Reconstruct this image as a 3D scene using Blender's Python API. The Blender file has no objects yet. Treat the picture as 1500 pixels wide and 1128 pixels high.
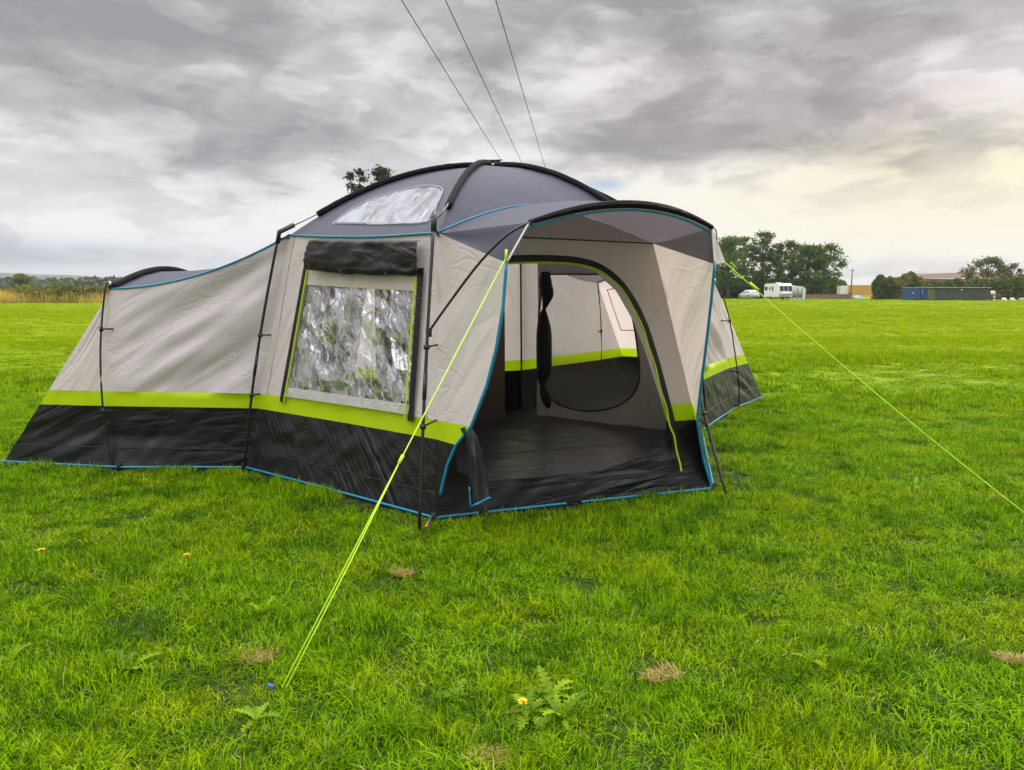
import bpy, math, random
from mathutils import Vector, Matrix, noise
R = math.radians
V = Vector
rnd = random.Random(7)
scene = bpy.context.scene
C = scene.collection

# ------------------------------------------------------------------ camera
F = 1125.0; H = 1.5; PIT = math.atan(139 / F)
cp, sp = math.cos(PIT), math.sin(PIT)
cd = bpy.data.cameras.new('camera'); cam = bpy.data.objects.new('camera', cd); C.objects.link(cam)
cam.location = (0, 0, H); cam.rotation_euler = (math.pi / 2 - PIT, 0, 0)
cd.sensor_width = 36; cd.lens = 36 * F / 1500; cd.clip_start = 0.05; cd.clip_end = 9000
scene.camera = cam

def ray(u, v):
    a, b = (u - 750) / F, (564 - v) / F
    return V((a, cp + b * sp, -sp + b * cp))
def aty(u, v, y):            # survey point at distance y
    d = ray(u, v); return V((0, 0, H)) + d * (y / d.y)
def atz(u, v, z=0.0):        # survey point at height z
    d = ray(u, v); return V((0, 0, H)) + d * ((z - H) / d.z)
def onp(u, v, p0, n):        # survey point on a plane
    d = ray(u, v); o = V((0, 0, H)); return o + d * ((p0 - o).dot(n) / d.dot(n))

# ------------------------------------------------------------------ node helpers
def mat(name):
    m = bpy.data.materials.new(name); m.use_nodes = True
    nt = m.node_tree; nt.nodes.clear()
    o = nt.nodes.new('ShaderNodeOutputMaterial')
    return m, nt, o
def N(nt, t, **k):
    n = nt.nodes.new(t)
    for a, b in k.items():
        if a.startswith('i_'):
            n.inputs[a[2:].replace('_', ' ')].default_value = b
        else: setattr(n, a, b)
    return n
def setin(nt, s, v):
    if v is None: return
    if hasattr(v, 'is_linked') or hasattr(v, 'links'): nt.links.new(v, s)
    else: s.default_value = v
def M(nt, op, a, b=None, c=None, clamp=False):
    n = nt.nodes.new('ShaderNodeMath'); n.operation = op; n.use_clamp = clamp
    setin(nt, n.inputs[0], a); setin(nt, n.inputs[1], b)
    if c is not None: setin(nt, n.inputs[2], c)
    return n.outputs[0]
def mix(nt, f, a, b, mode='MIX'):
    n = nt.nodes.new('ShaderNodeMix'); n.data_type = 'RGBA'; n.blend_type = mode
    setin(nt, n.inputs[0], f)
    for i, x in ((6, a), (7, b)):
        if isinstance(x, (tuple, list)): n.inputs[i].default_value = (*x[:3], 1)
        else: nt.links.new(x, n.inputs[i])
    return n.outputs[2]
def sstep(nt, x, a, b):
    n = nt.nodes.new('ShaderNodeMapRange'); n.interpolation_type = 'SMOOTHSTEP'
    setin(nt, n.inputs[0], x); n.inputs[1].default_value = a; n.inputs[2].default_value = b
    return n.outputs[0]
def tnoise(nt, vec, scale, detail=3, rough=.5, dist=0, sc=None, rot=(0, 0, 0)):
    if sc is not None:
        if any(rot):
            mp = N(nt, 'ShaderNodeMapping'); mp.inputs['Rotation'].default_value = tuple(-x for x in rot)
            nt.links.new(vec, mp.inputs[0]); vec = mp.outputs[0]
        mp = N(nt, 'ShaderNodeMapping'); mp.inputs['Scale'].default_value = sc
        nt.links.new(vec, mp.inputs[0]); vec = mp.outputs[0]
    n = N(nt, 'ShaderNodeTexNoise'); nt.links.new(vec, n.inputs['Vector'])
    n.inputs['Scale'].default_value = scale; n.inputs['Detail'].default_value = detail
    n.inputs['Roughness'].default_value = rough; n.inputs['Distortion'].default_value = dist
    return n.outputs[0]

def simple(name, col, rough=.6, metal=0, var=.12, vs=6.0, bump=0, bs=40, spec=.5):
    m, nt, o = mat(name)
    tc = N(nt, 'ShaderNodeTexCoord').outputs['Object']
    p = N(nt, 'ShaderNodeBsdfPrincipled')
    n = tnoise(nt, tc, vs, 4)
    c = mix(nt, n, tuple(x * (1 - var) for x in col), tuple(min(1, x * (1 + var)) for x in col))
    nt.links.new(c, p.inputs['Base Color'])
    p.inputs['Roughness'].default_value = rough; p.inputs['Metallic'].default_value = metal
    p.inputs['Specular IOR Level'].default_value = spec
    if bump:
        b = N(nt, 'ShaderNodeBump'); b.inputs['Strength'].default_value = bump; b.inputs['Distance'].default_value = .01
        nt.links.new(tnoise(nt, tc, bs, 3), b.inputs['Height']); nt.links.new(b.outputs[0], p.inputs['Normal'])
    nt.links.new(p.outputs[0], o.inputs[0]); return m

def fabric(name, col, rough=.6, tr=.3, ang=0.0, stretch=6.0, sc=3.0, bump=.5, crease=.35, cs=5.0, spec=.4, trcol=None, alpha=0.0, var=.06):
    m, nt, o = mat(name)
    uv = N(nt, 'ShaderNodeTexCoord').outputs['UV']
    n1 = tnoise(nt, uv, sc * .6, 3, .45, .25, (1, stretch, 1), (0, 0, ang))
    n2 = tnoise(nt, uv, sc * 2.0, 2, .4, .5, (1, stretch * .5, 1), (0, 0, ang + .35))
    n1 = M(nt, 'ABSOLUTE', M(nt, 'SUBTRACT', n1, .5)); n1 = M(nt, 'MULTIPLY', n1, 2.4)
    n1 = M(nt, 'MULTIPLY', n1, sstep(nt, tnoise(nt, uv, 1.1, 2), .32, .62))
    # crumple creases
    dn = N(nt, 'ShaderNodeTexNoise'); nt.links.new(uv, dn.inputs['Vector']); dn.inputs['Scale'].default_value = 4
    vm = N(nt, 'ShaderNodeVectorMath', operation='MULTIPLY_ADD'); nt.links.new(dn.outputs['Color'], vm.inputs[0])
    vm.inputs[1].default_value = (.35, .35, 0); nt.links.new(uv, vm.inputs[2])
    vo = N(nt, 'ShaderNodeTexVoronoi', feature='DISTANCE_TO_EDGE'); nt.links.new(vm.outputs[0], vo.inputs['Vector']); vo.inputs['Scale'].default_value = cs * 1.7
    cr = M(nt, 'MINIMUM', M(nt, 'MULTIPLY', vo.outputs[0], 9.0), 1.0)
    fade = sstep(nt, tnoise(nt, uv, 1.7, 2), .42, .62)
    crh = M(nt, 'MULTIPLY', M(nt, 'MULTIPLY', cr, fade), crease * .12)
    hsum = M(nt, 'ADD', M(nt, 'ADD', M(nt, 'MULTIPLY', n1, 1.2), M(nt, 'MULTIPLY', n2, .22)), crh)
    b = N(nt, 'ShaderNodeBump'); b.inputs['Strength'].default_value = bump; b.inputs['Distance'].default_value = .03
    nt.links.new(hsum, b.inputs['Height'])
    c = mix(nt, tnoise(nt, uv, 1.3, 4), tuple(x * (1 - var) for x in col), tuple(min(1, x * (1 + var)) for x in col))
    p = N(nt, 'ShaderNodeBsdfPrincipled'); nt.links.new(c, p.inputs['Base Color'])
    p.inputs['Roughness'].default_value = rough; p.inputs['Specular IOR Level'].default_value = spec
    nt.links.new(b.outputs[0], p.inputs['Normal'])
    last = p.outputs[0]
    if tr > 0:
        t = N(nt, 'ShaderNodeBsdfTranslucent'); t.inputs[0].default_value = (*(trcol or col), 1)
        nt.links.new(b.outputs[0], t.inputs[1])
        ms = N(nt, 'ShaderNodeMixShader'); ms.inputs[0].default_value = tr
        nt.links.new(last, ms.inputs[1]); nt.links.new(t.outputs[0], ms.inputs[2]); last = ms.outputs[0]
    if alpha > 0:
        t = N(nt, 'ShaderNodeBsdfTransparent'); ms = N(nt, 'ShaderNodeMixShader'); ms.inputs[0].default_value = alpha
        nt.links.new(last, ms.inputs[1]); nt.links.new(t.outputs[0], ms.inputs[2]); last = ms.outputs[0]
    nt.links.new(last, o.inputs[0]); return m

def pvc(name, bump=1.0, transp=.35, sc=7.0, milky=.25, mcol=(.75, .76, .78), gc=.95, upb=.3, line=1.0):
    m, nt, o = mat(name)
    uv = N(nt, 'ShaderNodeTexCoord').outputs['UV']
    dn = N(nt, 'ShaderNodeTexNoise'); nt.links.new(uv, dn.inputs['Vector']); dn.inputs['Scale'].default_value = 4; dn.inputs['Detail'].default_value = 1
    vm = N(nt, 'ShaderNodeVectorMath', operation='MULTIPLY_ADD'); nt.links.new(dn.outputs['Color'], vm.inputs[0])
    vm.inputs[1].default_value = (.10, .10, 0); nt.links.new(uv, vm.inputs[2])
    geo = N(nt, 'ShaderNodeNewGeometry').outputs['Normal']; cur = geo
    for k, (s_, w_, st_) in enumerate(((sc * .35, .75, 2.6), (sc * .9, .65, 3.6), (sc * 2.4, .25, 2.8))):
        m0 = N(nt, 'ShaderNodeMapping'); m0.inputs['Rotation'].default_value = (0, 0, (.95, 1.35, .45)[k]); nt.links.new(vm.outputs[0], m0.inputs[0])
        m1 = N(nt, 'ShaderNodeMapping'); m1.inputs['Scale'].default_value = (1, st_, 1); nt.links.new(m0.outputs[0], m1.inputs[0])
        vo = N(nt, 'ShaderNodeTexVoronoi', feature='F1'); vo.inputs['Scale'].default_value = s_; nt.links.new(m1.outputs[0], vo.inputs['Vector'])
        if k == 1: cellr = vo.outputs['Color']
        if k < 2:
            ve = N(nt, 'ShaderNodeTexVoronoi', feature='DISTANCE_TO_EDGE'); ve.inputs['Scale'].default_value = s_; nt.links.new(m1.outputs[0], ve.inputs['Vector'])
            ln_ = sstep(nt, ve.outputs[0], (.05, .06)[k], .0)
            ridge_glints = M(nt, 'MULTIPLY', ln_, .12) if k == 0 else M(nt, 'MAXIMUM', M(nt, 'MULTIPLY', ridge_glints, .9), M(nt, 'MULTIPLY', ln_, M(nt, 'MULTIPLY', sstep(nt, tnoise(nt, uv, 6, 2), .4, .6), line)))
        v1 = N(nt, 'ShaderNodeVectorMath', operation='SUBTRACT'); nt.links.new(vo.outputs['Color'], v1.inputs[0]); v1.inputs[1].default_value = (.5, .5, .5)
        v2 = N(nt, 'ShaderNodeVectorMath', operation='SCALE'); nt.links.new(v1.outputs[0], v2.inputs[0]); v2.inputs['Scale'].default_value = w_ * bump
        v3 = N(nt, 'ShaderNodeVectorMath', operation='ADD'); nt.links.new(cur, v3.inputs[0]); nt.links.new(v2.outputs[0], v3.inputs[1]); cur = v3.outputs[0]
    v4 = N(nt, 'ShaderNodeVectorMath', operation='ADD'); nt.links.new(cur, v4.inputs[0]); v4.inputs[1].default_value = (0, 0, upb)
    b = N(nt, 'ShaderNodeVectorMath', operation='NORMALIZE'); nt.links.new(v4.outputs[0], b.inputs[0])
    g = N(nt, 'ShaderNodeBsdfGlossy'); g.inputs['Color'].default_value = (gc, gc, gc * 1.03, 1); g.inputs['Roughness'].default_value = .08
    nt.links.new(b.outputs[0], g.inputs['Normal'])
    t = N(nt, 'ShaderNodeBsdfTransparent'); t.inputs[0].default_value = (.9, .92, .95, 1)
    d = N(nt, 'ShaderNodeBsdfDiffuse'); d.inputs[0].default_value = (*mcol, 1); nt.links.new(b.outputs[0], d.inputs['Normal'])
    ms = N(nt, 'ShaderNodeMixShader'); sx_ = N(nt, 'ShaderNodeSeparateXYZ'); nt.links.new(cellr, sx_.inputs[0])
    nt.links.new(M(nt, 'ADD', M(nt, 'MULTIPLY', sstep(nt, sx_.outputs[0], .25, .85), .32), transp - .18), ms.inputs[0])
    nt.links.new(g.outputs[0], ms.inputs[1]); nt.links.new(t.outputs[0], ms.inputs[2])
    m2 = N(nt, 'ShaderNodeMixShader')
    fz = M(nt, 'MULTIPLY', sstep(nt, tnoise(nt, uv, 3, 4), .35, .7), milky * 2)
    fz = M(nt, 'MAXIMUM', fz, M(nt, 'MULTIPLY', ridge_glints, .55 * line))  # pale diffuse crease lines paint in highlights along the plastic's ridges
    nt.links.new(fz, m2.inputs[0]); nt.links.new(ms.outputs[0], m2.inputs[1]); nt.links.new(d.outputs[0], m2.inputs[2])
    nt.links.new(m2.outputs[0], o.inputs[0]); return m

def leafmat(name, c1, c2, c3=None, tr=.35, sc=.9, rough=.6):
    m, nt, o = mat(name)
    g = N(nt, 'ShaderNodeNewGeometry'); pos = g.outputs['Position']
    a = N(nt, 'ShaderNodeAttribute', attribute_name='b').outputs['Fac']
    c = mix(nt, a, c1, c2)
    if c3: c = mix(nt, sstep(nt, tnoise(nt, pos, sc, 3), .48, .66), c, c3)
    p = N(nt, 'ShaderNodeBsdfPrincipled'); nt.links.new(c, p.inputs['Base Color']); p.inputs['Roughness'].default_value = rough
    p.inputs['Specular IOR Level'].default_value = .25
    t = N(nt, 'ShaderNodeBsdfTranslucent'); nt.links.new(mix(nt, 1.0, c, (1.0, 1.0, .45), 'MULTIPLY'), t.inputs[0])
    ms = N(nt, 'ShaderNodeMixShader'); ms.inputs[0].default_value = tr
    nt.links.new(p.outputs[0], ms.inputs[1]); nt.links.new(t.outputs[0], ms.inputs[2]); nt.links.new(ms.outputs[0], o.inputs[0])
    return m

# ------------------------------------------------------------------ mesh builder
class MB:
    def __init__(s): s.v = []; s.f = []; s.uv = []; s.mi = []; s.b = []
    def vert(s, p, uv=(0, 0), b=0.0): s.v.append(tuple(p)); s.uv.append(uv); s.b.append(b); return len(s.v) - 1
    def face(s, *i, mi=0): s.f.append(i); s.mi.append(mi)
    def grid(s, rows, uvs=None, skip=None, mi=0):
        n = len(rows[0]); base = len(s.v)
        for j, r in enumerate(rows):
            for i, p in enumerate(r): s.vert(p, uvs[j][i] if uvs else (i * .1, j * .1))
        for j in range(len(rows) - 1):
            for i in range(n - 1):
                a = base + j * n + i
                if skip:
                    c = (V(s.v[a]) + V(s.v[a + 1]) + V(s.v[a + n]) + V(s.v[a + n + 1])) / 4
                    if skip(c): continue
                s.face(a, a + 1, a + n + 1, a + n, mi=mi)
    def snap(s, poly, uvf, ud, tol=.022):
        cnt = {}
        for f in s.f:
            for i in range(len(f)):
                e = tuple(sorted((f[i], f[(i + 1) % len(f)]))); cnt[e] = cnt.get(e, 0) + 1
        vs_ = {i for e, c in cnt.items() if c == 1 for i in e}
        for i in vs_:
            p = V(s.v[i]); x, y = uvf(p); best = None
            for k in range(len(poly)):
                (x0, y0), (x1, y1) = poly[k - 1], poly[k]
                L = (x1 - x0) ** 2 + (y1 - y0) ** 2; t = 0 if L == 0 else max(0, min(1, ((x - x0) * (x1 - x0) + (y - y0) * (y1 - y0)) / L))
                qx, qy = x0 + t * (x1 - x0), y0 + t * (y1 - y0); d = (qx - x) ** 2 + (qy - y) ** 2
                if best is None or d < best[0]: best = (d, qx - x, qy - y)
            if best[0] < tol * tol: s.v[i] = tuple(p + ud * best[1] + V((0, 0, best[2])))
    def box(s, c, d, rz=0, mi=0, top=None):
        c = V(c); h = V(d) / 2; m = Matrix.Rotation(rz, 3, 'Z'); top = top or (1, 1)
        idx = []
        for z in (-1, 1):
            for x, y in ((-1, -1), (1, -1), (1, 1), (-1, 1)):
                k = top if z > 0 else (1, 1)
                idx.append(s.vert(c + m @ V((x * h.x * k[0], y * h.y * k[1], z * h.z)), (x, y)))
        for q in ((0, 3, 2, 1), (4, 5, 6, 7), (0, 1, 5, 4), (1, 2, 6, 5), (2, 3, 7, 6), (3, 0, 4, 7)):
            s.face(*[idx[i] for i in q], mi=mi)
    def tube(s, pts, r, n=8, cap=True, mi=0, b=0.0):
        pts = [V(p) for p in pts]; rr = r if isinstance(r, (list, tuple)) else [r] * len(pts)
        rings = []; up = V((0, 0, 1)); L = 0
        for i, p in enumerate(pts):
            t = (pts[min(i + 1, len(pts) - 1)] - pts[max(i - 1, 0)])
            if t.length < 1e-9: t = V((0, 0, 1))
            t.normalize()
            x = t.cross(up)
            if x.length < .05: x = t.cross(V((0, 1, 0)))
            x.normalize(); y = t.cross(x)
            if i: L += (p - pts[i - 1]).length
            ring = []
            for k in range(n):
                a = 2 * math.pi * k / n
                ring.append(s.vert(p + (x * math.cos(a) + y * math.sin(a)) * rr[i], (L, k / n * .2), b))
            rings.append(ring)
        for a, c in zip(rings, rings[1:]):
            for k in range(n): s.face(a[k], a[(k + 1) % n], c[(k + 1) % n], c[k], mi=mi)
        if cap: s.face(*rings[0][::-1], mi=mi); s.face(*rings[-1], mi=mi)
    def extr(s, prof, ax, th, mi=0, org=V((0, 0, 0))):   # profile (a,z) extruded along y by th, ax ignored
        n = len(prof)
        A = [s.vert(org + V((p[0], -th / 2, p[1]))) for p in prof]; B = [s.vert(org + V((p[0], th / 2, p[1]))) for p in prof]
        s.face(*A, mi=mi); s.face(*B[::-1], mi=mi)
        for i in range(n): s.face(A[i], B[i], B[(i + 1) % n], A[(i + 1) % n], mi=mi)
    def ribbon(s, pts, nrm, w, mi=0, off=0.0):
        pts = [V(p) for p in pts]; L = 0; prev = None
        for i, p in enumerate(pts):
            t = (pts[min(i + 1, len(pts) - 1)] - pts[max(i - 1, 0)]).normalized()
            nn = nrm if isinstance(nrm, V) else nrm[i]
            x = t.cross(nn).normalized()
            if i: L += (p - pts[i - 1]).length
            a = s.vert(p + x * w / 2 + nn * off, (L, 0)); b = s.vert(p + nn * (off + w * .15), (L, w / 2)); c = s.vert(p - x * w / 2 + nn * off, (L, w))
            if prev: s.face(prev[0], a, b, prev[1], mi=mi); s.face(prev[1], b, c, prev[2], mi=mi)
            prev = (a, b, c)
    def build(s, name, m, parent=None, smooth=True, loc=None):
        me = bpy.data.meshes.new(name); me.from_pydata(s.v, [], s.f)
        ms = m if isinstance(m, (list, tuple)) else [m]
        for x in ms: me.materials.append(x)
        ul = me.uv_layers.new(name='UVMap')
        flat = []
        for f in s.f:
            for i in f: flat += s.uv[i]
        ul.data.foreach_set('uv', flat)
        if any(s.b):
            at = me.attributes.new('b', 'FLOAT', 'POINT'); at.data.foreach_set('value', s.b)
        if len(ms) > 1: me.polygons.foreach_set('material_index', s.mi)
        me.polygons.foreach_set('use_smooth', [smooth] * len(s.f))
        me.update()
        o = bpy.data.objects.new(name, me); C.objects.link(o)
        if loc: o.location = loc
        if parent: attach(o, parent)
        return o
LOCAL = set()
def attach(o, parent):
    o.parent = parent
    r = parent
    while r.parent: r = r.parent
    if r.name in LOCAL or parent != r: return
    o.matrix_parent_inverse = Matrix.Translation(r.location).inverted()
def tag(o, label=None, cat=None, group=None, kind=None):
    if label: o['label'] = label
    if cat: o['category'] = cat
    if group: o['group'] = group
    if kind: o['kind'] = kind
    return o
def root(name, loc, label, cat, group=None, rz=0, local=True):
    o = bpy.data.objects.new(name, None); C.objects.link(o); o.location = loc; o.rotation_euler = (0, 0, rz); o.empty_display_size = .2
    if local: LOCAL.add(o.name)
    return tag(o, label, cat, group)
def dup(r, loc, rz=0, sc=1, label=None, group=None):
    c = r.copy(); C.objects.link(c); c.location = loc; c.rotation_euler = (0, 0, rz); c.scale = (sc, sc, sc); LOCAL.add(c.name)
    if label: c['label'] = label
    if group: c['group'] = group
    for ch in list(r.children):
        d = ch.copy(); C.objects.link(d); d.parent = c
        for g in list(ch.children):
            e = g.copy(); C.objects.link(e); e.parent = d
    return c
def lerp(a, b, t): return a + (b - a) * t
def inpoly(x, y, P):
    c = False; j = len(P) - 1
    for i in range(len(P)):
        if (P[i][1] > y) != (P[j][1] > y) and x < (P[j][0] - P[i][0]) * (y - P[i][1]) / (P[j][1] - P[i][1]) + P[i][0]: c = not c
        j = i
    return c
def smoothline(P, n=6):
    out = []
    for i in range(len(P) - 1):
        p0 = P[max(i - 1, 0)]; p1 = P[i]; p2 = P[i + 1]; p3 = P[min(i + 2, len(P) - 1)]
        for k in range(n):
            t = k / n
            out.append(.5 * ((2 * p1) + (p2 - p0) * t + (2 * p0 - 5 * p1 + 4 * p2 - p3) * t * t + (3 * p1 - p0 - 3 * p2 + p3) * t ** 3))
    out.append(P[-1]); return out

# ------------------------------------------------------------------ world, sun
SUN_AZ = R(48); SUN_EL = R(27)      # azimuth to the right of the view direction
w = bpy.data.worlds.new('World'); scene.world = w; w.use_nodes = True
nt = w.node_tree; nt.nodes.clear()
wo = N(nt, 'ShaderNodeOutputWorld'); bg = N(nt, 'ShaderNodeBackground')
gen = N(nt, 'ShaderNodeTexCoord').outputs['Generated']
sx = N(nt, 'ShaderNodeSeparateXYZ'); nt.links.new(gen, sx.inputs[0]); X, Yy, Z = sx.outputs
zc = M(nt, 'MAXIMUM', Z, 0.0)
inv = M(nt, 'DIVIDE', 1.0, M(nt, 'ADD', zc, .16))
cx = N(nt, 'ShaderNodeCombineXYZ'); nt.links.new(M(nt, 'MULTIPLY', X, inv), cx.inputs[0]); nt.links.new(M(nt, 'MULTIPLY', Yy, inv), cx.inputs[1])
pv = cx.outputs[0]
def blob(u, v, ru, rv):          # soft region of the sky around a direction
    d = ray(u, v).normalized(); az = math.atan2(d.x, d.y); el = math.asin(d.z)
    a = M(nt, 'ARCTAN2', X, Yy); e = M(nt, 'ARCSINE', Z)
    p = M(nt, 'POWER', M(nt, 'DIVIDE', M(nt, 'SUBTRACT', a, az), ru / F), 2.0)
    q = M(nt, 'POWER', M(nt, 'DIVIDE', M(nt, 'SUBTRACT', e, el), rv / F), 2.0)
    return M(nt, 'EXPONENT', M(nt, 'MULTIPLY', M(nt, 'ADD', p, q), -1.0))
big = tnoise(nt, gen, 3.1, 6, .5, .35, (1, 1, 3.0), (0, 0, .35))
fine = M(nt, 'ADD', M(nt, 'MULTIPLY', tnoise(nt, pv, 2.6, 7, .52, .15, (1, 1.0, 1), (0, 0, .2)), .4), M(nt, 'MULTIPLY', tnoise(nt, gen, 9.0, 8, .56, .5, (1, 1, 2.6), (0, 0, 1.2)), .6))
dens = M(nt, 'ADD', M(nt, 'MULTIPLY', big, .85), M(nt, 'MULTIPLY', fine, .58))     # ~.72 mean
def addb(x, u, v, ru, rv, k): return M(nt, 'ADD', x, M(nt, 'MULTIPLY', blob(u, v, ru, rv), k))
# darker masses (+) and brighter breaks (-)
for a in ((330, 20, 420, 75, .16), (1150, 150, 230, 50, .09), (1330, 30, 260, 50, .09), (60, 120, 200, 60, .08), (820, 200, 120, 40, .05),
          (480, 150, 150, 40, .06), (250, 320, 260, 30, .06), (1300, 215, 200, 22, .08),
          (100, 345, 420, 50, -.14), (420, 300, 200, 60, -.08), (1300, 330, 330, 60, -.24), (900, 290, 180, 40, -.16), (520, 290, 120, 40, -.09), (870, 120, 120, 50, -.08), (150, 200, 160, 45, -.07), (1440, 130, 110, 40, -.14)):
    dens = addb(dens, *a)
t = sstep(nt, dens, .60, .90)
c = mix(nt, t, (.80, .775, .78), (.385, .37, .385))
lump = tnoise(nt, gen, 6.5, 9, .56, .25, (1, 1, 2.7), (0, 0, 2.1))
c = mix(nt, sstep(nt, lump, .47, .55), mix(nt, 1.0, c, (.88, .875, .885), 'MULTIPLY'), mix(nt, 1.0, c, (1.10, 1.10, 1.10), 'MULTIPLY'))
c = mix(nt, M(nt, 'MULTIPLY', sstep(nt, dens, .62, .46), .85), c, (.93, .91, .88))
warm = M(nt, 'MULTIPLY', blob(1430, 290, 420, 95), .85)
c = mix(nt, warm, c, mix(nt, 1.0, c, (1.14, 1.08, .82), 'MULTIPLY'))
hot = M(nt, 'MULTIPLY', blob(1440, 262, 200, 50), M(nt, 'ADD', .25, M(nt, 'MULTIPLY', sstep(nt, lump, .44, .60), .8)))
c = mix(nt, M(nt, 'MINIMUM', hot, 1.0), c, (1.0, .94, .66))
pink = M(nt, 'MULTIPLY', blob(1180, 130, 260, 70), sstep(nt, fine, .35, .6))
c = mix(nt, M(nt, 'MULTIPLY', pink, .5), c, mix(nt, 1.0, c, (1.10, .96, .98), 'MULTIPLY'))
sky = N(nt, 'ShaderNodeTexSky', sky_type='NISHITA'); sky.sun_disc = False; sky.sun_elevation = SUN_EL; sky.sun_rotation = SUN_AZ
skyc = mix(nt, 1.0, sky.outputs[0], (.11, .11, .11), 'MULTIPLY')
skyc = mix(nt, .55, skyc, (.36, .46, .66))
gap = M(nt, 'ADD', M(nt, 'MULTIPLY', blob(60, 376, 170, 17), M(nt, 'ADD', .7, M(nt, 'MULTIPLY', sstep(nt, fine, .62, .42), .6))),
        M(nt, 'MULTIPLY', blob(888, 271, 26, 9), 1.0))
gap = M(nt, 'ADD', gap, M(nt, 'MULTIPLY', blob(1180, 375, 190, 12), .35))
c = mix(nt, M(nt, 'MINIMUM', gap, 1.0), c, skyc)
low = M(nt, 'MULTIPLY', blob(60, 398, 320, 9), sstep(nt, fine, .35, .55))
c = mix(nt, M(nt, 'MULTIPLY', low, .8), c, (.76, .73, .70))
# added light: unseen sky overhead is boosted to brighten the ground and tent
overhead_boost = M(nt, 'ADD', 1.0, M(nt, 'MULTIPLY', sstep(nt, Z, .36, .70), 4.0))
cm = N(nt, 'ShaderNodeVectorMath', operation='SCALE'); nt.links.new(c, cm.inputs[0]); nt.links.new(overhead_boost, cm.inputs['Scale'])
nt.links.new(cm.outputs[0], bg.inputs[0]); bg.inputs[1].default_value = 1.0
nt.links.new(bg.outputs[0], wo.inputs[0])
sd = bpy.data.lights.new('sun', 'SUN'); so = bpy.data.objects.new('sun', sd); C.objects.link(so)
sd.energy = 1.5; sd.angle = R(10); sd.color = (1, .94, .82)
sdir = V((math.sin(SUN_AZ) * math.cos(SUN_EL), math.cos(SUN_AZ) * math.cos(SUN_EL), math.sin(SUN_EL)))
so.rotation_euler = sdir.to_track_quat('Z', 'Y').to_euler(); so.location = (20, 20, 30)
vs = scene.view_settings; vs.view_transform = 'Standard'; vs.look = 'None'; vs.exposure = 0; vs.gamma = 1

# ------------------------------------------------------------------ materials
BEIGE = (.735, .67, .655)
m_wall = fabric('wall_fabric', BEIGE, .55, .36, 1.25, 5, 1.6, .8, .8, 5.5, .3)
m_wall_diag = fabric('wall_fabric_diagonal', (.71, .66, .685), .5, .37, .62, 5, 1.3, .8, .8, 6.0, .3)
m_wall_in = fabric('wall_fabric_soft', BEIGE, .6, .48, 1.2, 6, 1.5, .8, .8, 4.5, .2, (.76, .66, .60))
m_lime = fabric('lime_fabric', (.50, .72, .002), .5, .38, 1.5, 4, 3, .35, .1, 5, .3)
m_skirt = fabric('black_nylon', (.009, .009, .011), .36, .03, -.85, 8, 1.9, .85, .6, 7, .36)
m_skirt_l = fabric('black_nylon_rising', (.009, .009, .011), .38, .03, .62, 7, 1.9, 1.0, .5, 5, .36)
m_skirt_f = fabric('black_nylon_flat', (.008, .008, .010), .40, .03, .10, 6, 2.0, .9, .6, 5, .34)
m_skirt_r = fabric('black_nylon_upright', (.026, .026, .026), .36, .03, 1.35, 7, 2.2, .8, .4, 6, .5)  # lighter base colour puts grazing-light sheen into the right pod's skirt
m_roof = fabric('roof_fabric', (.038, .043, .074), .5, .22, .9, 5, 1.2, .35, .3, 3, .4, (.24, .21, .22))
m_sleeve = fabric('sleeve_fabric', (.008, .008, .010), .75, 0, .1, 9, 5, .9, .5, 14, .15)
m_floor = fabric('groundsheet', (.046, .046, .058), .33, 0, .1, 5, 1.2, .4, .4, 2.2, .5)
m_mesh = fabric('inner_liner', (.34, .32, .31), .7, .45, .9, 5, 1.5, .4, .3, 4, .1)
m_brown = fabric('inner_curtain_fabric', (.13, .10, .085), .7, .3, 1.57, 6, 3, .5, .1, 4, .1)
m_dark = fabric('dark_fabric', (.006, .006, .008), .5, 0, .3, 3, 4, .8, .8, 8, .35)
m_pipe = simple('turquoise_piping', (.006, .20, .34), .5)
m_black = simple('black_pole', (.012, .012, .013), .35, .0, spec=.5)
m_steel = simple('bare_pole', (.45, .46, .48), .35, .8)
m_plastic = simple('black_plastic', (.01, .01, .01), .5)
m_webbing = simple('black_webbing', (.008, .008, .009), .8)
m_white = simple('white_trim', (.7, .7, .7), .6)
m_rope = simple('lime_rope', (.50, .80, .02), .6, bump=.5, bs=300)
m_red = simple('red_plastic', (.6, .03, .01), .5)
m_blue = simple('blue_plastic', (.02, .12, .5), .4)
m_pvc = pvc('clear_window', .58, .60, 15, .10, gc=.74, upb=.08)
m_sky = pvc('clear_skylight', .07, .35, 8, .5, (.36, .39, .44), gc=.30, upb=0, line=.06)
m_seam = simple('seam_tape', (.03, .025, .022), .7)

# ------------------------------------------------------------------ tent key points
P = {}
P[1] = atz(360, 689); P[2] = atz(637, 764); P[3] = atz(1044, 720)
P[4] = V((2.0, 8.0, 0)); P[5] = V((.12, 9.45, 0)); P[6] = V((-1.92, 8.45, 0))
T = {1: aty(424, 345, 6.20), 2: aty(643, 342, 5.16), 3: aty(957, 357, 5.98)}
T[4] = V((1.70, 7.78, 1.90)); T[5] = V((.10, 9.0, 1.92)); T[6] = V((-1.62, 8.25, 1.92))
PEAK = aty(721, 246, 6.85)
CEN = V((PEAK.x, PEAK.y, 0))
Z1, Z2 = .53, .655
tent = root('family_tent', (PEAK.x, PEAK.y, 0), 'large beige and charcoal family dome tent with lime band, open porch door and side pods', 'tent', local=False)

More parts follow.
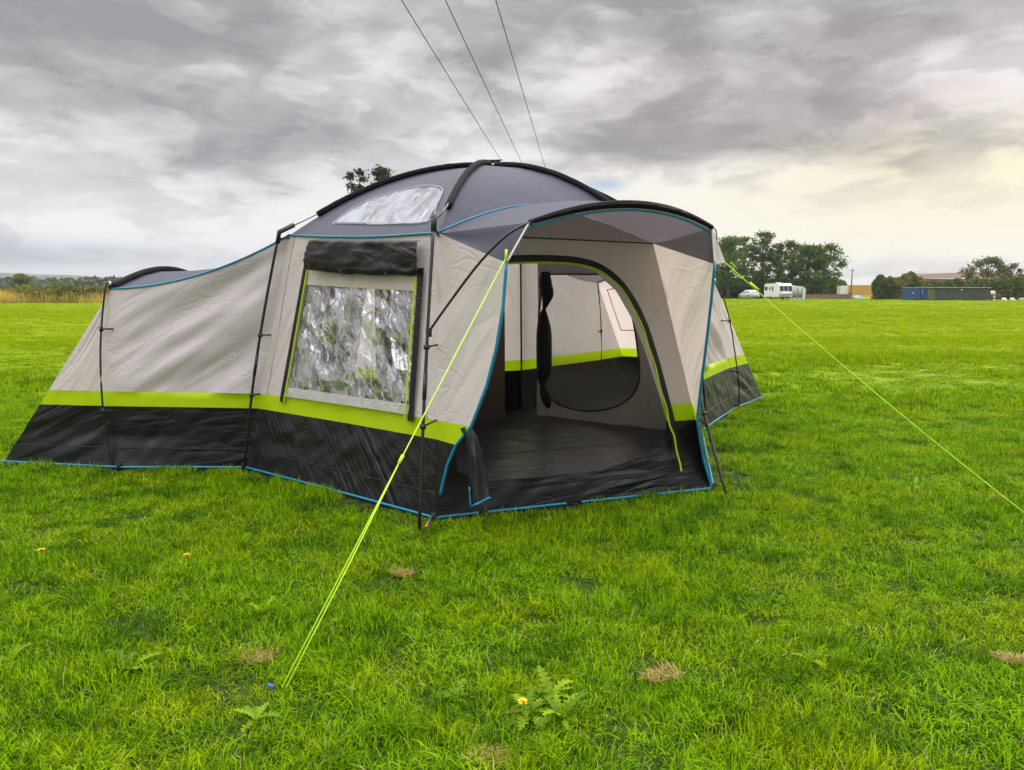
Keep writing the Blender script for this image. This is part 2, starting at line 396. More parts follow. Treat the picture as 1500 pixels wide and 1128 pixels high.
def edge(base, top, bow=V((0, 0, 0)), z1=Z1, z2=Z2):
    def at(z):
        f = (z - base.z) / (top.z - base.z)
        return lerp(base, top, f) + bow * math.sin(math.pi * f)
    return [(0, base), (.5, at(z1 / 2)), (1, at(z1)), (2, at(z2)), (2.5, at((z2 + top.z) / 2)), (3, top)]
def ev(E, k):
    for (a, p), (b, q) in zip(E, E[1:]):
        if k <= b: return lerp(p, q, (k - a) / (b - a))
    return E[-1][1]
def panel(EL, ER, name='wall_panel', mw=None, mb=None, ms=None, ns=60, ku=44, bulge=0.0, fold=None, seed=0, skip=None, topf=None,
          parts=True, skirtfold=.012, piping=True, parent=None, pipe_skip=None, sdir=None, snap=None):
    mw = mw or m_wall; mb = mb or m_lime; ms = ms or m_skirt
    wdt = (ev(EL, 1.5) - ev(ER, 1.5)).length
    nrm = (ER[0][1] - EL[0][1]).cross(EL[-1][1] - EL[0][1]).normalized()
    if nrm.dot(EL[0][1] - CEN) < 0 and sdir is None: nrm = -nrm
    def pt(s, k):
        a = ev(EL, k); b = ev(ER, k); p = lerp(a, b, s)
        if topf and k > 2: p = p + topf(s) * ((k - 2) ** 2)
        win = min(1, 6 * s) * min(1, 6 * (1 - s))
        x = s * wdt; y = p.z
        d = bulge * math.sin(math.pi * s) * (.4 + .6 * math.sin(math.pi * min(1, max(0, k / 3))))
        if fold and k > 1.9:
            ang, amp, fr = fold[:3]
            u_ = x * math.cos(ang) + y * math.sin(ang); v_ = -x * math.sin(ang) + y * math.cos(ang)
            q = noise.noise(V((u_ * .7, v_ * fr, seed)))
            q2 = noise.noise(V((u_ * 1.6, v_ * fr * 2.2, seed + 9)))
            d += amp * (q + .4 * q2) * win * min(1, (3 - k) * 6 + .25)
        if k < 1.05:
            kk = math.sin(math.pi * min(1, k / 1.05))
            q = noise.noise(V((x * 1.3 + y * 2.2, (x - y * 1.1) * 7, seed + 3)))
            d += skirtfold * q * win * kk * 1.6 + (.012 * noise.noise(V((x * 5, y * 9, seed))) * kk)
        if 1 <= k <= 2.2: d += .004 * noise.noise(V((x * 9, y * 3, seed + 5))) * win
        return p + nrm * d, (x, y)
    def strip(k0, k1, n):
        mbd = MB(); rows = []; uvs = []
        for j in range(n + 1):
            k = lerp(k0, k1, j / n); r = [pt(i / ns, k) for i in range(ns + 1)]
            rows.append([q[0] for q in r]); uvs.append([q[1] for q in r])
        mbd.grid(rows, uvs, skip)
        if snap: mbd.snap(*snap)
        return mbd
    up = strip(2, 3, ku).build(name, mw, parent or tent)
    if parts:
        strip(1, 2, 4).build('lime_band', mb, up)
        strip(0, 1, 16).build('mud_skirt', ms, up)
        if piping:
            q = MB(); q.tube([pt(i / ns, .34)[0] + nrm * .002 for i in range(ns + 1)], .0032, 5); q.build('seam', m_plastic, up)
            q = MB(); run = []
            for i in range(ns + 1):
                s = i / ns
                if pipe_skip and pipe_skip(s):
                    if len(run) > 1: q.tube(run, .009, 6)
                    run = []
                else: run.append(pt(s, 0)[0] + V((0, 0, .028)) + nrm * .006)
            if len(run) > 1: q.tube(run, .009, 6)
            q.build('piping', m_pipe, up)
    up['_n'] = 0; del up['_n']
    return up, pt, nrm

def tubeobj(name, pts, r, m, parent, n=8):
    q = MB(); q.tube(pts, r, n); return q.build(name, m, parent)

# ---- front-left window wall (poles 1 - 2)
E1 = edge(P[1], T[1]); E2 = edge(P[2] + V((0, 0, 0)), T[2])
wn = (P[2] - P[1]).cross(T[1] - P[1]).normalized(); wn = wn if wn.y < 0 else -wn
wp = [onp(u, v, T[1], wn) for u, v in ((450, 395), (612, 403), (597, 606), (418, 580))]
def uv12(p):
    d = (P[2] - P[1]).normalized(); return ((p - P[1]).dot(d), p.z)
wpoly = [uv12(p) for p in wp]
sag12 = lambda s: V((0, 0, -.02 * math.sin(math.pi * s)))
w12, pt12, n12 = panel(E1, E2, ns=90, ku=60, bulge=-.03, fold=(1.35, .028, 5), seed=1, topf=sag12,
                       skip=lambda c: inpoly(*uv12(c), wpoly), snap=(wpoly, uv12, (P[2] - P[1]).normalized()))
win = MB()
def bil(q, a, b): return lerp(lerp(q[3], q[2], a), lerp(q[0], q[1], a), b)
def winpt(a, b, off=.0):
    p = bil(wp, a, b)
    d = -.03 * math.sin(math.pi * min(1, max(0, (uv12(p)[0] / 2.2))))
    return p + wn * (off + d)
rows = []; uvs = []
for j in range(61):
    b = j / 60; r = []; u2 = []
    for i in range(61):
        a = i / 60; am = min(1, 5 * a) * min(1, 5 * (1 - a)) * min(1, 5 * b) * min(1, 5 * (1 - b))
        p = winpt(a, b)
        d = am * (.03 * noise.noise(V((a * 5, b * 4, 3))) + .016 * noise.noise(V((a * 13 + b * 6, b * 9, 8))))
        r.append(p + wn * d); u2.append((a * 1.1, b * 1.2))
    rows.append(r); uvs.append(u2)
win.grid(rows, uvs); wobj = win.build('window', m_pvc, w12)
# beige header gathered above the clear sheet, pale hem below it
q = MB(); rows = []; uvs = []
for j in range(9):
    b = lerp(.885, 1.03, j / 8)
    rows.append([winpt(i / 80, b, .012 + .007 * noise.noise(V((i * .35, b * 2, 1)))) for i in range(-1, 82)]); uvs.append([(i * .012, b) for i in range(-1, 82)])
q.grid(rows, uvs); q.build('window_header', fabric('gathered_fabric', (.58, .52, .46), .55, .25, 0.0, .2, 9, .8, .2, 9), w12)
q = MB(); rows = []; uvs = []
for j in range(5):
    b = lerp(-.005, .07, j / 4)
    rows.append([winpt(i / 60, b, .020 + .004 * noise.noise(V((i * .3, b * 9, 1)))) for i in range(-1, 62)]); uvs.append([(i * .02, b) for i in range(-1, 62)])
q.grid(rows, uvs); q.build('window_hem', fabric('pale_hem', (.50, .49, .46), .4, .2, 1.5, 3, 5, .8, .4, 9), w12)
for side, a0, sg in (('l', 0, -1), ('r', 1, 1)):
    pts = [winpt(a0 + sg * .028, b / 20, .018) for b in range(-1, 22)]
    q = MB(); q.ribbon(pts, wn, .058); q.build('zip_flap', m_dark, w12)
    pts = [winpt(a0 - sg * .004, b / 20, .030) for b in range(-1, 21)]
    q = MB(); q.ribbon(pts, wn, .017); q.build('zip_tape', m_lime, w12)
# rolled blind above the window
q = MB(); rows = []; uvs = []
rl = [onp(u, v, T[1] + wn * .05, wn) for u, v in ((455, 350), (613, 351), (613, 402), (445, 394))]
for j in range(15):
    b = j / 14; r = []; u2 = []
    for i in range(61):
        a = i / 60
        p = lerp(lerp(rl[0], rl[1], a), lerp(rl[3], rl[2], a), b)
        th = .008 + .014 * math.sin(math.pi * min(1, b * 1.02)) ** .6 * (.75 + .25 * math.sin(a * 5 + 1)) + .020 * noise.noise(V((a * 5, b * 5, 5))) + .008 * noise.noise(V((a * 14 + b * 6, b * 7, 2)))
        sagd = -.02 * math.sin(math.pi * a) * b if b > .5 else 0
        r.append(p + wn * (th if 0 < b < 1 else -.03) + V((0, 0, sagd + .012 * noise.noise(V((a * 7, 0, b * 2))) * b))); u2.append((a * 1.2, b * .3))
    rows.append(r); uvs.append(u2)
q.grid(rows, uvs); blind = q.build('rolled_blind', m_dark, w12)
for u in (497, 561):
    p0 = onp(u - 4, 391, T[1] + wn * .05, wn); p1 = onp(u + 5, 401, T[1] + wn * .06, wn)
    q = MB(); q.ribbon([p0, lerp(p0, p1, .6), p1 + V((0, 0, -.012))], wn, .018); q.build('toggle', m_webbing, blind)

for s_ in (.045, .955):
    tubeobj('seam', [pt12(s_, 2 + k / 30)[0] + wn * .002 for k in range(31)], .003, m_wall_diag, w12, 5)
# ---- door wall (poles 2 - 3)
A, B = P[2], P[3]
dn = (B - A).cross(T[2] - A).normalized(); dn = dn if dn.y < 0 else -dn
dd = (B - A).normalized()
dpx = [(655, 396), (690, 386), (745, 381), (800, 380), (850, 384), (885, 397), (915, 425), (940, 470), (957, 520), (972, 575), (983, 618), (976, 648), (950, 668), (880, 690), (800, 698), (705, 705), (670, 690)]
dpt = [onp(u, v, A, dn) for u, v in dpx]
def uvd(p): return ((p - A).dot(dd), p.z)
dpoly = [uvd(p) for p in dpt]
w23, pt23, n23 = panel(edge(A, T[2]), edge(B, T[3]), ns=130, ku=90, bulge=-.012, fold=(1.45, .018, 4), seed=4, ms=m_skirt_f, mw=m_wall_in, skirtfold=.008,
                       skip=lambda c: inpoly(*uvd(c), dpoly), snap=(dpoly, uvd, dd), pipe_skip=lambda s: (.145 < s < .165) or (.44 < s < .49) or (.73 < s < .77))
zl = smoothline(dpt[1:11] + [onp(990, 650, A, dn), onp(995, 690, A, dn)], 6)
q = MB(); q.ribbon([p + dn * .012 for p in smoothline(dpt[0:11] + [onp(991, 655, A, dn)], 6)], dn, .058); q.build('door_surround', m_dark, w23)
# offset the lime tape to the inside of the surround
zl2 = []
for i, p in enumerate(zl):
    t_ = (zl[min(i + 1, len(zl) - 1)] - zl[max(i - 1, 0)]).normalized(); x_ = t_.cross(dn)
    k = .026 if i < len(zl) - 12 else .026 - .03 * (i - len(zl) + 12) / 12
    zl2.append(p + x_ * (-k) * (1 if x_.dot(CEN + V((0, 0, 1)) - p) < 0 else -1) * 1.0 + dn * .022 + dd * .006 * math.sin(i * .9) * (i / len(zl)))
q = MB(); q.ribbon(zl2, dn, .014); q.build('zip_tape', m_lime, w23)
q = MB(); q.ribbon([p + dn * .006 for p in smoothline([dpt[10]] + dpt[11:16], 6)], dn, .006); q.build('sill_seam', m_plastic, w23)
tubeobj('seam', [p + dn * .006 for p in (lerp(T[2], T[3], i / 20) for i in range(21))], .005, m_seam, w23, 5)

# ---- porch
CL = aty(742, 385, 4.5)
CR = B - dd * .30 + V((dn.x, dn.y, 0)).normalized() * .52; CR.z = 1.665; CR = aty(1060, 384, CR.y)
KL = aty(775, 326, 4.52); KR = aty(1043, 333, 5.10)
nl = V(((CL - A).y, -(CL - A).x, 0)).normalized()
fe = lambda u, v: onp(u, v, A, nl)
EPL = [(0, A), (.5, fe(647, 715)), (.75, fe(655, 682)), (1, fe(668, 652)), (2, fe(690, 625)), (2.1, fe(699, 602)), (2.25, fe(713, 565)), (2.5, fe(727, 510)), (2.75, fe(737, 450)), (3, CL)]
EPLi = edge(A, T[2])
wpl, ptpl, npl = panel(EPLi, EPL, ns=40, ku=60, fold=(2.0, .028, 5), seed=11, piping=False, name='porch_side', ms=m_skirt)
tubeobj('piping', [ev(EPL, k / 20) for k in range(8, 61)], .010, m_pipe, wpl, 6)
nr = V(((CR - B).y, -(CR - B).x, 0)).normalized()
fr = lambda u, v: onp(u, v, B, nr)
CRe = aty(1047, 387, 5.10)
EPR = [(0, B), (.5, aty(1030, 672, 5.57)), (1, aty(1022, 624, 5.47)), (2, aty(1022, 609, 5.45)), (2.2, aty(1026, 572, 5.38)), (2.5, aty(1034, 510, 5.26)), (2.75, aty(1042, 440, 5.16)), (3, CRe)]
EPRi = edge(B, T[3])
wpr, ptpr, npr = panel(EPRi, EPR, ns=40, ku=60, fold=(1.2, .026, 4), seed=13, piping=False, name='porch_side', mw=m_wall_in)
tubeobj('piping', [ev(EPR, k / 20) for k in range(0, 61)], .010, m_pipe, wpr, 6)

def arch(a, Tc):
    p = lerp(Tc, PEAK, a); p.z = Tc.z + (PEAK.z - Tc.z) * (1 - (1 - a) ** 2); return p
def roofpt(i, j, s, a):
    p = lerp(arch(a, T[i]), arch(a, T[j]), s)
    flat = lerp(lerp(T[i], T[j], s), PEAK, a)
    k = .10 * math.sin(math.pi * s) * math.sin(math.pi * min(1, a))
    p.z -= k * (p.z - flat.z)
    return p
def acurve(s): return .21 * math.sin(math.pi * s) ** .9 if 0 < s < 1 else 0
def roofsec(i, j, name='roof_panel', a0=lambda s: 0, skip=None, ns=40, na=40):
    q = MB(); rows = []; uvs = []
    for k in range(na + 1):
        r = []; u2 = []
        for m_ in range(ns + 1):
            s = m_ / ns; a = lerp(a0(s), 1, k / na)
            p = roofpt(i, j, s, a); x = (s - .5) * 2 * (1 - a)
            p.z += .006 * noise.noise(V((x * 4, a * 9, i)))
            if k == 0 and a0(s) == 0 : p.z -= .012 * math.sin(math.pi * s)
            r.append(p); u2.append((x, a * 1.8))
        rows.append(r); uvs.append(u2)
    q.grid(rows, uvs, skip); return q.build(name, m_roof, tent)
# skylight outline on roof 1-2 (s, a)
def sa12(u, v):
    best = None; o = V((0, 0, H)); d = ray(u, v).normalized()
    for i in range(61):
        for k in range(61):
            p = roofpt(1, 2, i / 60, k / 60) - o; e = (p - d * p.dot(d)).length
            if best is None or e < best[0]: best = (e, i / 60, k / 60)
    return best[1], best[2]
skpx = [(489, 326), (515, 307), (545, 291), (580, 280), (615, 274), (640, 274), (648, 281), (641, 300), (626, 324), (560, 327)]
sksa = [sa12(u, v) for u, v in skpx]
def rs(i, j):
    return roofsec(i, j)
q = MB(); rows = []; uvs = []
NS = 90
for k in range(NS + 1):
    r = []; u2 = []
    for m_ in range(NS + 1):
        s = m_ / NS; a = k / NS; p = roofpt(1, 2, s, a); p.z -= .012 * math.sin(math.pi * s) * (1 - a); r.append(p); u2.append((s, a))
    rows.append(r); uvs.append(u2)
qs = MB(); base = len(q.v)
for mbx, keep in ((q, False), (qs, True)):
    for k in range(NS + 1):
        for m_ in range(NS + 1):
            s, a = uvs[k][m_]; mbx.vert(rows[k][m_] + (V((0, 0, .004)) if keep else V((0, 0, 0))), ((s - .5) * 2 * (1 - a), a * 1.8))
    for k in range(NS):
        for m_ in range(NS):
            s, a = (m_ + .5) / NS, (k + .5) / NS
            if inpoly(s, a, sksa) == keep:
                o_ = k * (NS + 1) + m_; mbx.face(o_, o_ + 1, o_ + NS + 2, o_ + NS + 1)
r12 = q.build('roof_panel', m_roof, tent); skl = qs.build('skylight', m_sky, r12)
ol = smoothline([roofpt(1, 2, *x) + V((0, 0, .006)) for x in sksa + [sksa[0]]], 5)
qq = MB(); qq.ribbon(ol, V((-.2, -.6, .8)).normalized(), .012); qq.build('skylight_hem', fabric('clear_hem', (.20, .21, .24), .5, .1, 1, 3, 8, .5, .3, 9), r12)
tubeobj('piping', [pt12(i / 30, 3)[0] + V((0, 0, .004)) + wn * .01 for i in range(31)], .008, m_pipe, r12, 6)
r23 = roofsec(2, 3, a0=acurve)
tubeobj('piping', [roofpt(2, 3, i / 40, acurve(i / 40)) + V((0, 0, .010)) for i in range(0, 22)], .007, m_pipe, r23, 6)
for i, j in ((3, 4), (4, 5), (5, 6), (6, 1)): roofsec(i, j, ns=20, na=24)
# gable between the door wall top and the canopy
q = MB(); rows = []; uvs = []
for k in range(9):
    rows.append([roofpt(2, 3, i / 40, acurve(i / 40) * k / 8) + V((0, 0, .005 * noise.noise(V((i * .6, k * .2, 2))))) for i in range(41)]); uvs.append([(i * .04, k * .04) for i in range(41)])
q.grid(rows, uvs); q.build('gable', fabric('gable_fabric', (.66, .59, .56), .6, .5, 1.0, 5, 3, .8, .2, 5, .2), w23)
# canopy
def front(s):
    p = lerp(KL, KR, s); out = V((dn.x, dn.y, 0)).normalized()
    return p + V((0, 0, .115)) * (1 - (2 * s - 1) ** 2) + out * (.10 * math.sin(math.pi * s))
q = MB(); rows = []; uvs = []
for k in range(25):
    f = k / 24; r = []
    for i in range(49):
        s = i / 48; a = roofpt(2, 3, s, acurve(s)) + V((0, 0, .004)); b = front(s); p = lerp(a, b, f)
        p.z += .03 * math.sin(math.pi * f) * math.sin(math.pi * s) - .02 * math.sin(math.pi * f) * (1 - math.sin(math.pi * s))
        r.append(p)
    rows.append(r); uvs.append([(i * .04, f * .8) for i in range(49)])
q.grid(rows, uvs); can = q.build('canopy', m_roof, tent)
for Tc, K_, Cc in ((T[2], KL, CL), (T[3], KR, CRe)):
    q = MB(); rows = []; uvs = []
    for k in range(17):
        f = k / 16; rows.append([lerp(Tc, lerp(K_, Cc, f), i / 20) + V((0, 0, -.02 * math.sin(math.pi * i / 20) * math.sin(math.pi * f))) for i in range(21)])
        uvs.append([(i * .03, f * .3) for i in range(21)])
    q.grid(rows, uvs); q.build('canopy_side', m_roof, can)
    tubeobj('white_binding', [lerp(K_, Cc, f / 8) + V((0, 0, 0)) for f in range(9)], .007, m_white, can, 6)
fs = [front(i / 48) for i in range(49)]
q = MB(); rows = []
up_ = V((0, 0, 1)); out = V((dn.x, dn.y, 0)).normalized()
for k in range(9):
    a = math.pi * 2 * k / 8
    rows.append([p + up_ * (.024 * math.sin(a)) * (.35 + .65 * math.sin(math.pi * max(.04, min(.96, i / 48))) ** .35) + out * .022 * math.cos(a) for i, p in enumerate(fs)])
q.grid(rows, [[(i * .04, k * .02) for i in range(49)] for k in range(9)]); q.build('canopy_sleeve', m_sleeve, can)
tubeobj('piping', [p + V((0, 0, -.034)) - out * .01 for p in fs], .008, m_pipe, can, 6)
# free corner flap at the right of the canopy
q = MB(); rows = []
CRo = aty(1063, 385, 5.2)
for k in range(7):
    f = k / 6; rows.append([lerp(lerp(KR, CRe, f), lerp(KR, CRo, f), i / 4) for i in range(5)])
q.grid(rows); q.build('corner_flap', m_wall_in, can)

# ---- poles
def pole(pts, name='pole', r=.011, m=None): return tubeobj(name, pts, r, m or m_black, tent, 10)
HB = {1: aty(409, 340, 6.15), 2: aty(636, 319, 5.02), 3: aty(958, 343, 6.2)}
PB = {1: atz(357, 692), 2: atz(614, 781), 3: atz(1065, 729)}
for i in (4, 5, 6):
    o_ = (P[i] - CEN).normalized(); HB[i] = T[i] + o_ * .06 + V((0, 0, .05)); PB[i] = P[i] + o_ * .08
for i in range(1, 7):
    a, b = PB[i], HB[i]; o_ = (V((a.x, a.y, 0)) - CEN).normalized()
    bow = .03 if i != 3 else .05
    pts = [lerp(a, b, k / 12) + o_ * bow * math.sin(math.pi * k / 12) for k in range(13)]
    if i == 3: pts = smoothline([PB[3], aty(1045, 655, 5.62), aty(1025, 580, 5.86), aty(1001, 490, 6.02), aty(976, 400, 6.14), HB[3]], 3); pts = [pts[int(k * (len(pts) - 1) / 12)] for k in range(13)]
    pl = pole(pts)
    tubeobj('joint', [pts[5], pts[6]], .0135, m_plastic, pl)
    # arch rod, its fabric sleeve and the corner elbow
    rod = [b] + [arch(k / 20, T[i]) + V((0, 0, .018)) + (b - T[i]) * max(0, 1 - k / 4) * .5 for k in range(2, 21)]
    rd = tubeobj('arch_rod', rod, .008, m_steel if i == 1 else m_black, tent)
    k0, k1 = (.13, .965) if i != 2 else (.14, .93)
    q = MB(); sl = [arch(lerp(k0, k1, k / 30), T[i]) + V((0, 0, .020)) for k in range(31)]
    q.tube(sl, [.025 * (1 + .12 * noise.noise(V((k * .8, i, 0)))) for k in range(31)], 10); q.build('arch_sleeve', m_sleeve, tent)
    ja = lerp(b, a, .045)
    tubeobj('elbow', [ja, b, lerp(b, rod[1], .5)], .019, m_plastic, pl)
    # webbing ties
    for f, pxw in ((.30, 1), (.62, 0)):
        c0 = pts[round(12 * f)]; c1 = lerp(P[i], T[i], c0.z / T[i].z)
        tubeobj('clip', [c0 + V((0, 0, -.014)), c0 + V((0, 0, .014))], .02, m_plastic, pl)
        tubeobj('tie', [c0, c1], .006, m_webbing, pl, 6)
    tubeobj('tie', [b - V((0, 0, .05)), T[i] - V((0, 0, .02))], .006, m_webbing, pl, 6)
    if i in (1, 2, 3):   # little ventilation tab hanging at the corner
        d_ = lerp(T[i], P[i], .12); e_ = lerp(T[i], P[i], .21)
        q = MB(); a0 = q.vert(d_ + o_ * .012); b0 = q.vert(e_ + o_ * .045, (.1, 0)); c0 = q.vert(lerp(d_, e_, 1.2) + o_ * .012, (0, .1)); q.face(a0, b0, c0)
        q.build('corner_tab', m_wall, tent)
q = MB()
q.tube([PEAK + V((-.05, 0, .052)), PEAK + V((.07, 0, .052))], .012, 8); q.tube([PEAK + V((.03, 0, .0)), PEAK + V((.03, 0, .06))], .014, 8); q.tube([PEAK + V((-.05, -.01, .062)), PEAK + V((.09, -.01, .066))], .005, 6)
q.build('peak_hub', m_plastic, tent)
# curved porch rods
a = lerp(PB[2], HB[2], .63)
cl_ = smoothline([a, aty(652, 452, 4.80), aty(700, 388, 4.62), aty(742, 345, 4.53), KL + V((0, 0, .0))], 6)
pr = tubeobj('porch_rod', cl_, .008, m_black, tent); tubeobj('clip', [cl_[0] + V((0, 0, -.03)), cl_[0] + V((0, 0, .02))], .020, m_plastic, pr)
b = aty(1012, 540, 5.92)
pr = tubeobj('porch_rod', smoothline([b, aty(1036, 450, 5.6), aty(1047, 385, 5.22), aty(1050, 352, 5.14), aty(1048, 336, 5.11), KR], 6), .0055, m_steel, tent)
tubeobj('tie', [lerp(PB[3], HB[3], .26), lerp(P[3], T[3], .30)], .008, m_webbing, pr)
tubeobj('tie', [KL, KL + V((.03, 0, -.01))], .012, m_pipe, can)

# ---- pods
def pod(Pa, Pb, Ta, Tb, Qa, Qb, QTa, QTb, Ga, Gb, rise, sagk, seed, mdiag, seama, win=False, msk=None, polepts=None):
    msk = msk or m_skirt
    sg = lambda s: V((0, 0, -sagk * 4 * s * (1 - s)))
    Ea = edge(Pa, Ta); Qea = seama or edge(Qa, QTa)
    side, _, _ = panel(Qea, Ea, name='pod_side', ns=80, ku=50, fold=(.62, .085, 3.4), seed=seed, mw=mdiag, ms=msk if msk != m_skirt else m_skirt_f, topf=sg, bulge=-.02)
    tubeobj('piping', [lerp(QTa, Ta, i / 40) + sg(i / 40) + V((0, 0, .006)) for i in range(41)], .008, m_pipe, side, 6)
    panel(edge(Qb, QTb), edge(Pb, Tb), name='pod_side', ns=40, ku=24, fold=(.55, .02, 3), seed=seed + 1, mw=m_wall, ms=msk, topf=sg)
    # end triangles and end wall
    panel(edge(Ga, QTa), Qea, name='pod_corner', ns=30, ku=40, fold=(1.0, .014, 4), seed=seed + 2, mw=m_wall, ms=msk if msk != m_skirt else m_skirt_l, skirtfold=.02)
    panel(edge(Gb, QTb), edge(Qb, QTb), name='pod_corner', ns=20, ku=30, fold=(1.1, .012, 5), seed=seed + 3, mw=m_wall, ms=msk)
    archf = lambda s: V((0, 0, rise * math.sin(math.pi * s)))
    endw, ptE, nE = panel(edge(Ga, QTa), edge(Gb, QTb), name='pod_end', ns=40, ku=40, fold=(1.5, .012, 5), seed=seed + 4, mw=m_wall_in, ms=msk, topf=archf)
    # roof
    q = MB(); rows = []; uvs = []
    for k in range(25):
        t_ = k / 24; r = []
        for i in range(41):
            s = i / 40; p = lerp(lerp(QTa, Ta, s), lerp(QTb, Tb, s), t_)
            p = p + sg(s) * (1 - .45 * math.sin(math.pi * t_)) + archf(t_) * (1 - s) ** 1.3
            p.z += .008 * noise.noise(V((s * 3, t_ * 14, seed)))
            r.append(p)
        rows.append(r); uvs.append([(i * .04, t_ * 1.8) for i in range(41)])
    q.grid(rows, uvs); rf = q.build('pod_roof', m_roof, tent)
    q = MB(); sl = [lerp(QTa, QTb, k / 30) + archf(k / 30) + V((0, 0, .02)) for k in range(31)]
    q.tube(sl, .028, 10); q.build('arch_sleeve', m_sleeve, rf)
    # arch pole
    tubeobj('arch_rod', sl, .009, m_black, rf)
    out = (V((Ga.x, Ga.y, 0)) - V((Qa.x, Qa.y, 0))).normalized()
    for base, top, pp in ((Qa, QTa, polepts), (Qb, QTb, None)):
        pts = smoothline(pp, 5) if pp else [lerp(base, top, k / 12) + out * (.02 + .09 * math.sin(math.pi * k / 12)) for k in range(13)]
        pl = tubeobj('pod_pole', pts, .008, m_black, tent)
        tubeobj('elbow', [pts[-2], pts[-1], top + V((0, 0, .03))], .012, m_steel, pl)
        for f in (.3, .62):
            c0 = pts[int(f * (len(pts) - 1))]; tubeobj('clip', [c0 + V((0, 0, -.02)), c0 + V((0, 0, .02))], .016, m_plastic, pl)
            tubeobj('tie', [c0, lerp(base, top, c0.z / top.z)], .007, m_webbing, pl, 6)
    # floor
    q = MB(); ids = [q.vert(p + V((0, 0, .02)), (p.x, p.y)) for p in (Pa, Qa, Ga, Gb, Qb, Pb)]; q.face(*ids); q.build('pod_floor', m_floor, tent)
    return endw, ptE, nE

Q1 = atz(178, 689); QT1 = aty(163, 424, 6.45); G1 = atz(4, 680)
seam1 = [(0, Q1), (.5, aty(166, 640, 6.40)), (1, V((0, 0, 0))), (2, V((0, 0, 0))), (2.5, aty(159, 505, 6.43)), (3, QT1)]
def fixz(u0, z, y):
    p = aty(u0, 500, y); d = p.x / p.y
    return V((d * y, y, z))
seam1[2] = (1, fixz(156, Z1, 6.40)); seam1[3] = (2, fixz(155, Z2, 6.41))
off = P[6] - P[1]; dirp = V((off.x, off.y, 0)) * .82
Q6 = Q1 + dirp; QT6 = V((QT1.x, QT1.y, QT1.z)) + dirp * .92; G6 = G1 + dirp
pod(P[1], P[6], T[1], T[6], Q1, Q6, QT1, QT6, G1, G6, .17, .10, 31, m_wall_diag, seam1,
    polepts=[atz(166, 688), aty(157, 645, 6.34), aty(150, 590, 6.34), aty(147, 520, 6.36), aty(150, 460, 6.40), aty(155, 420, 6.42), aty(160, 413, 6.44)])
Q4 = atz(1078, 600); QT4 = aty(1046, 412, Q4.y - .12); G4 = atz(1117, 584)
Q5 = V((1.22, 10.75, 0)); QT5 = V((1.16, 10.55, 1.60)); G5 = Q5 + (G4 - Q4)
endR, ptER, nER = pod(P[4], P[5], T[4], T[5], Q4, Q5, QT4, QT5, G4, G5, .17, .06, 51, m_wall_in, None, msk=m_skirt_r,
    polepts=[atz(1083, 600), aty(1082, 560, 9.5), aty(1077, 520, 9.5), aty(1069, 470, 9.5), aty(1058, 430, 9.5), aty(1047, 412, 9.5)])
# window outline seams on the right pod's end wall
for seg in ([(.50, 2.88), (.93, 2.88), (.93, 2.30), (.50, 2.30), (.50, 2.88)],):
    tubeobj('window_seam', [ptER(s, k)[0] - nER * .012 for s, k in seg], .007, m_seam, endR, 5)
# ---- back walls
panel(edge(P[3], T[3]), edge(P[4], T[4]), ns=40, ku=30, seed=61, fold=(1.4, .01, 4))
w56, _, _ = panel(edge(P[5], T[5]), edge(P[6], T[6]), ns=40, ku=30, seed=62, fold=(1.4, .01, 4), mw=m_wall_in)
# ---- groundsheet with raised tray edge
q = MB(); ctr = CEN + V((0, 0, .012)); rows = []; uvs = []
hexp = [P[i] for i in range(1, 7)]
ring = []
for i in range(6):
    for k in range(16): ring.append(lerp(hexp[i], hexp[(i + 1) % 6], k / 16))
ring.append(ring[0])
for k in range(30):
    f = k / 29; rows.append([lerp(ctr, p + V((0, 0, .012)), f) + V((0, 0, .016 * noise.noise(V((p.x * f * 3, p.y * f * 3, 1))) + .010)) for p in ring])
    uvs.append([(r_.x, r_.y) for r_ in rows[-1]])
q.grid(rows, uvs); gs = q.build('groundsheet', m_floor, tent)
ca = lerp(A, B, .05); cb = lerp(A, B, .93)
tubeobj('seam', [atz(690 + i * 27, 668 - i * 2.3, .035) for i in range(11)], .0025, m_plastic, gs, 5)
# ---- inner divider with oval doorway at the right pod
d5 = V((.30, 9.05, 0)); d4 = V((1.93, 7.80, 0)); dvn = V((-(d4 - d5).y, (d4 - d5).x, 0)).normalized(); dvn = dvn if dvn.y < 0 else -dvn
ovpx = [(795, 402), (850, 402), (893, 404), (912, 422), (927, 465), (935, 515), (937, 555), (926, 580), (900, 596), (860, 602), (822, 593), (803, 578), (795, 560), (790, 480)]
ov = [onp(u, v, d5, dvn) for u, v in ovpx]; ed = (d4 - d5).normalized()
ovp = [((p - d5).dot(ed), p.z) for p in ov]
q = MB(); rows = []; uvs = []
for k in range(100):
    z = .02 + k * .0193
    rows.append([lerp(d5, d4, i / 100) + V((0, 0, z)) + dvn * (.03 * noise.noise(V((i * .09, z * 1.2, 4))) + .012 * noise.noise(V((i * .25, z * 4, 4)))) for i in range(101)]); uvs.append([(i * .02, z) for i in range(101)])
q.grid(rows, uvs, skip=lambda c_: inpoly((c_ - d5).dot(ed), c_.z, ovp)); q.snap(ovp, lambda p_: ((p_ - d5).dot(ed), p_.z), ed); dv = q.build('inner_divider', m_mesh, tent)
tubeobj('doorway_seam', smoothline([p + dvn * .012 for p in ov + [ov[0]]], 5), .010, m_seam, dv, 6)
q = MB(); pts = []; rr = []
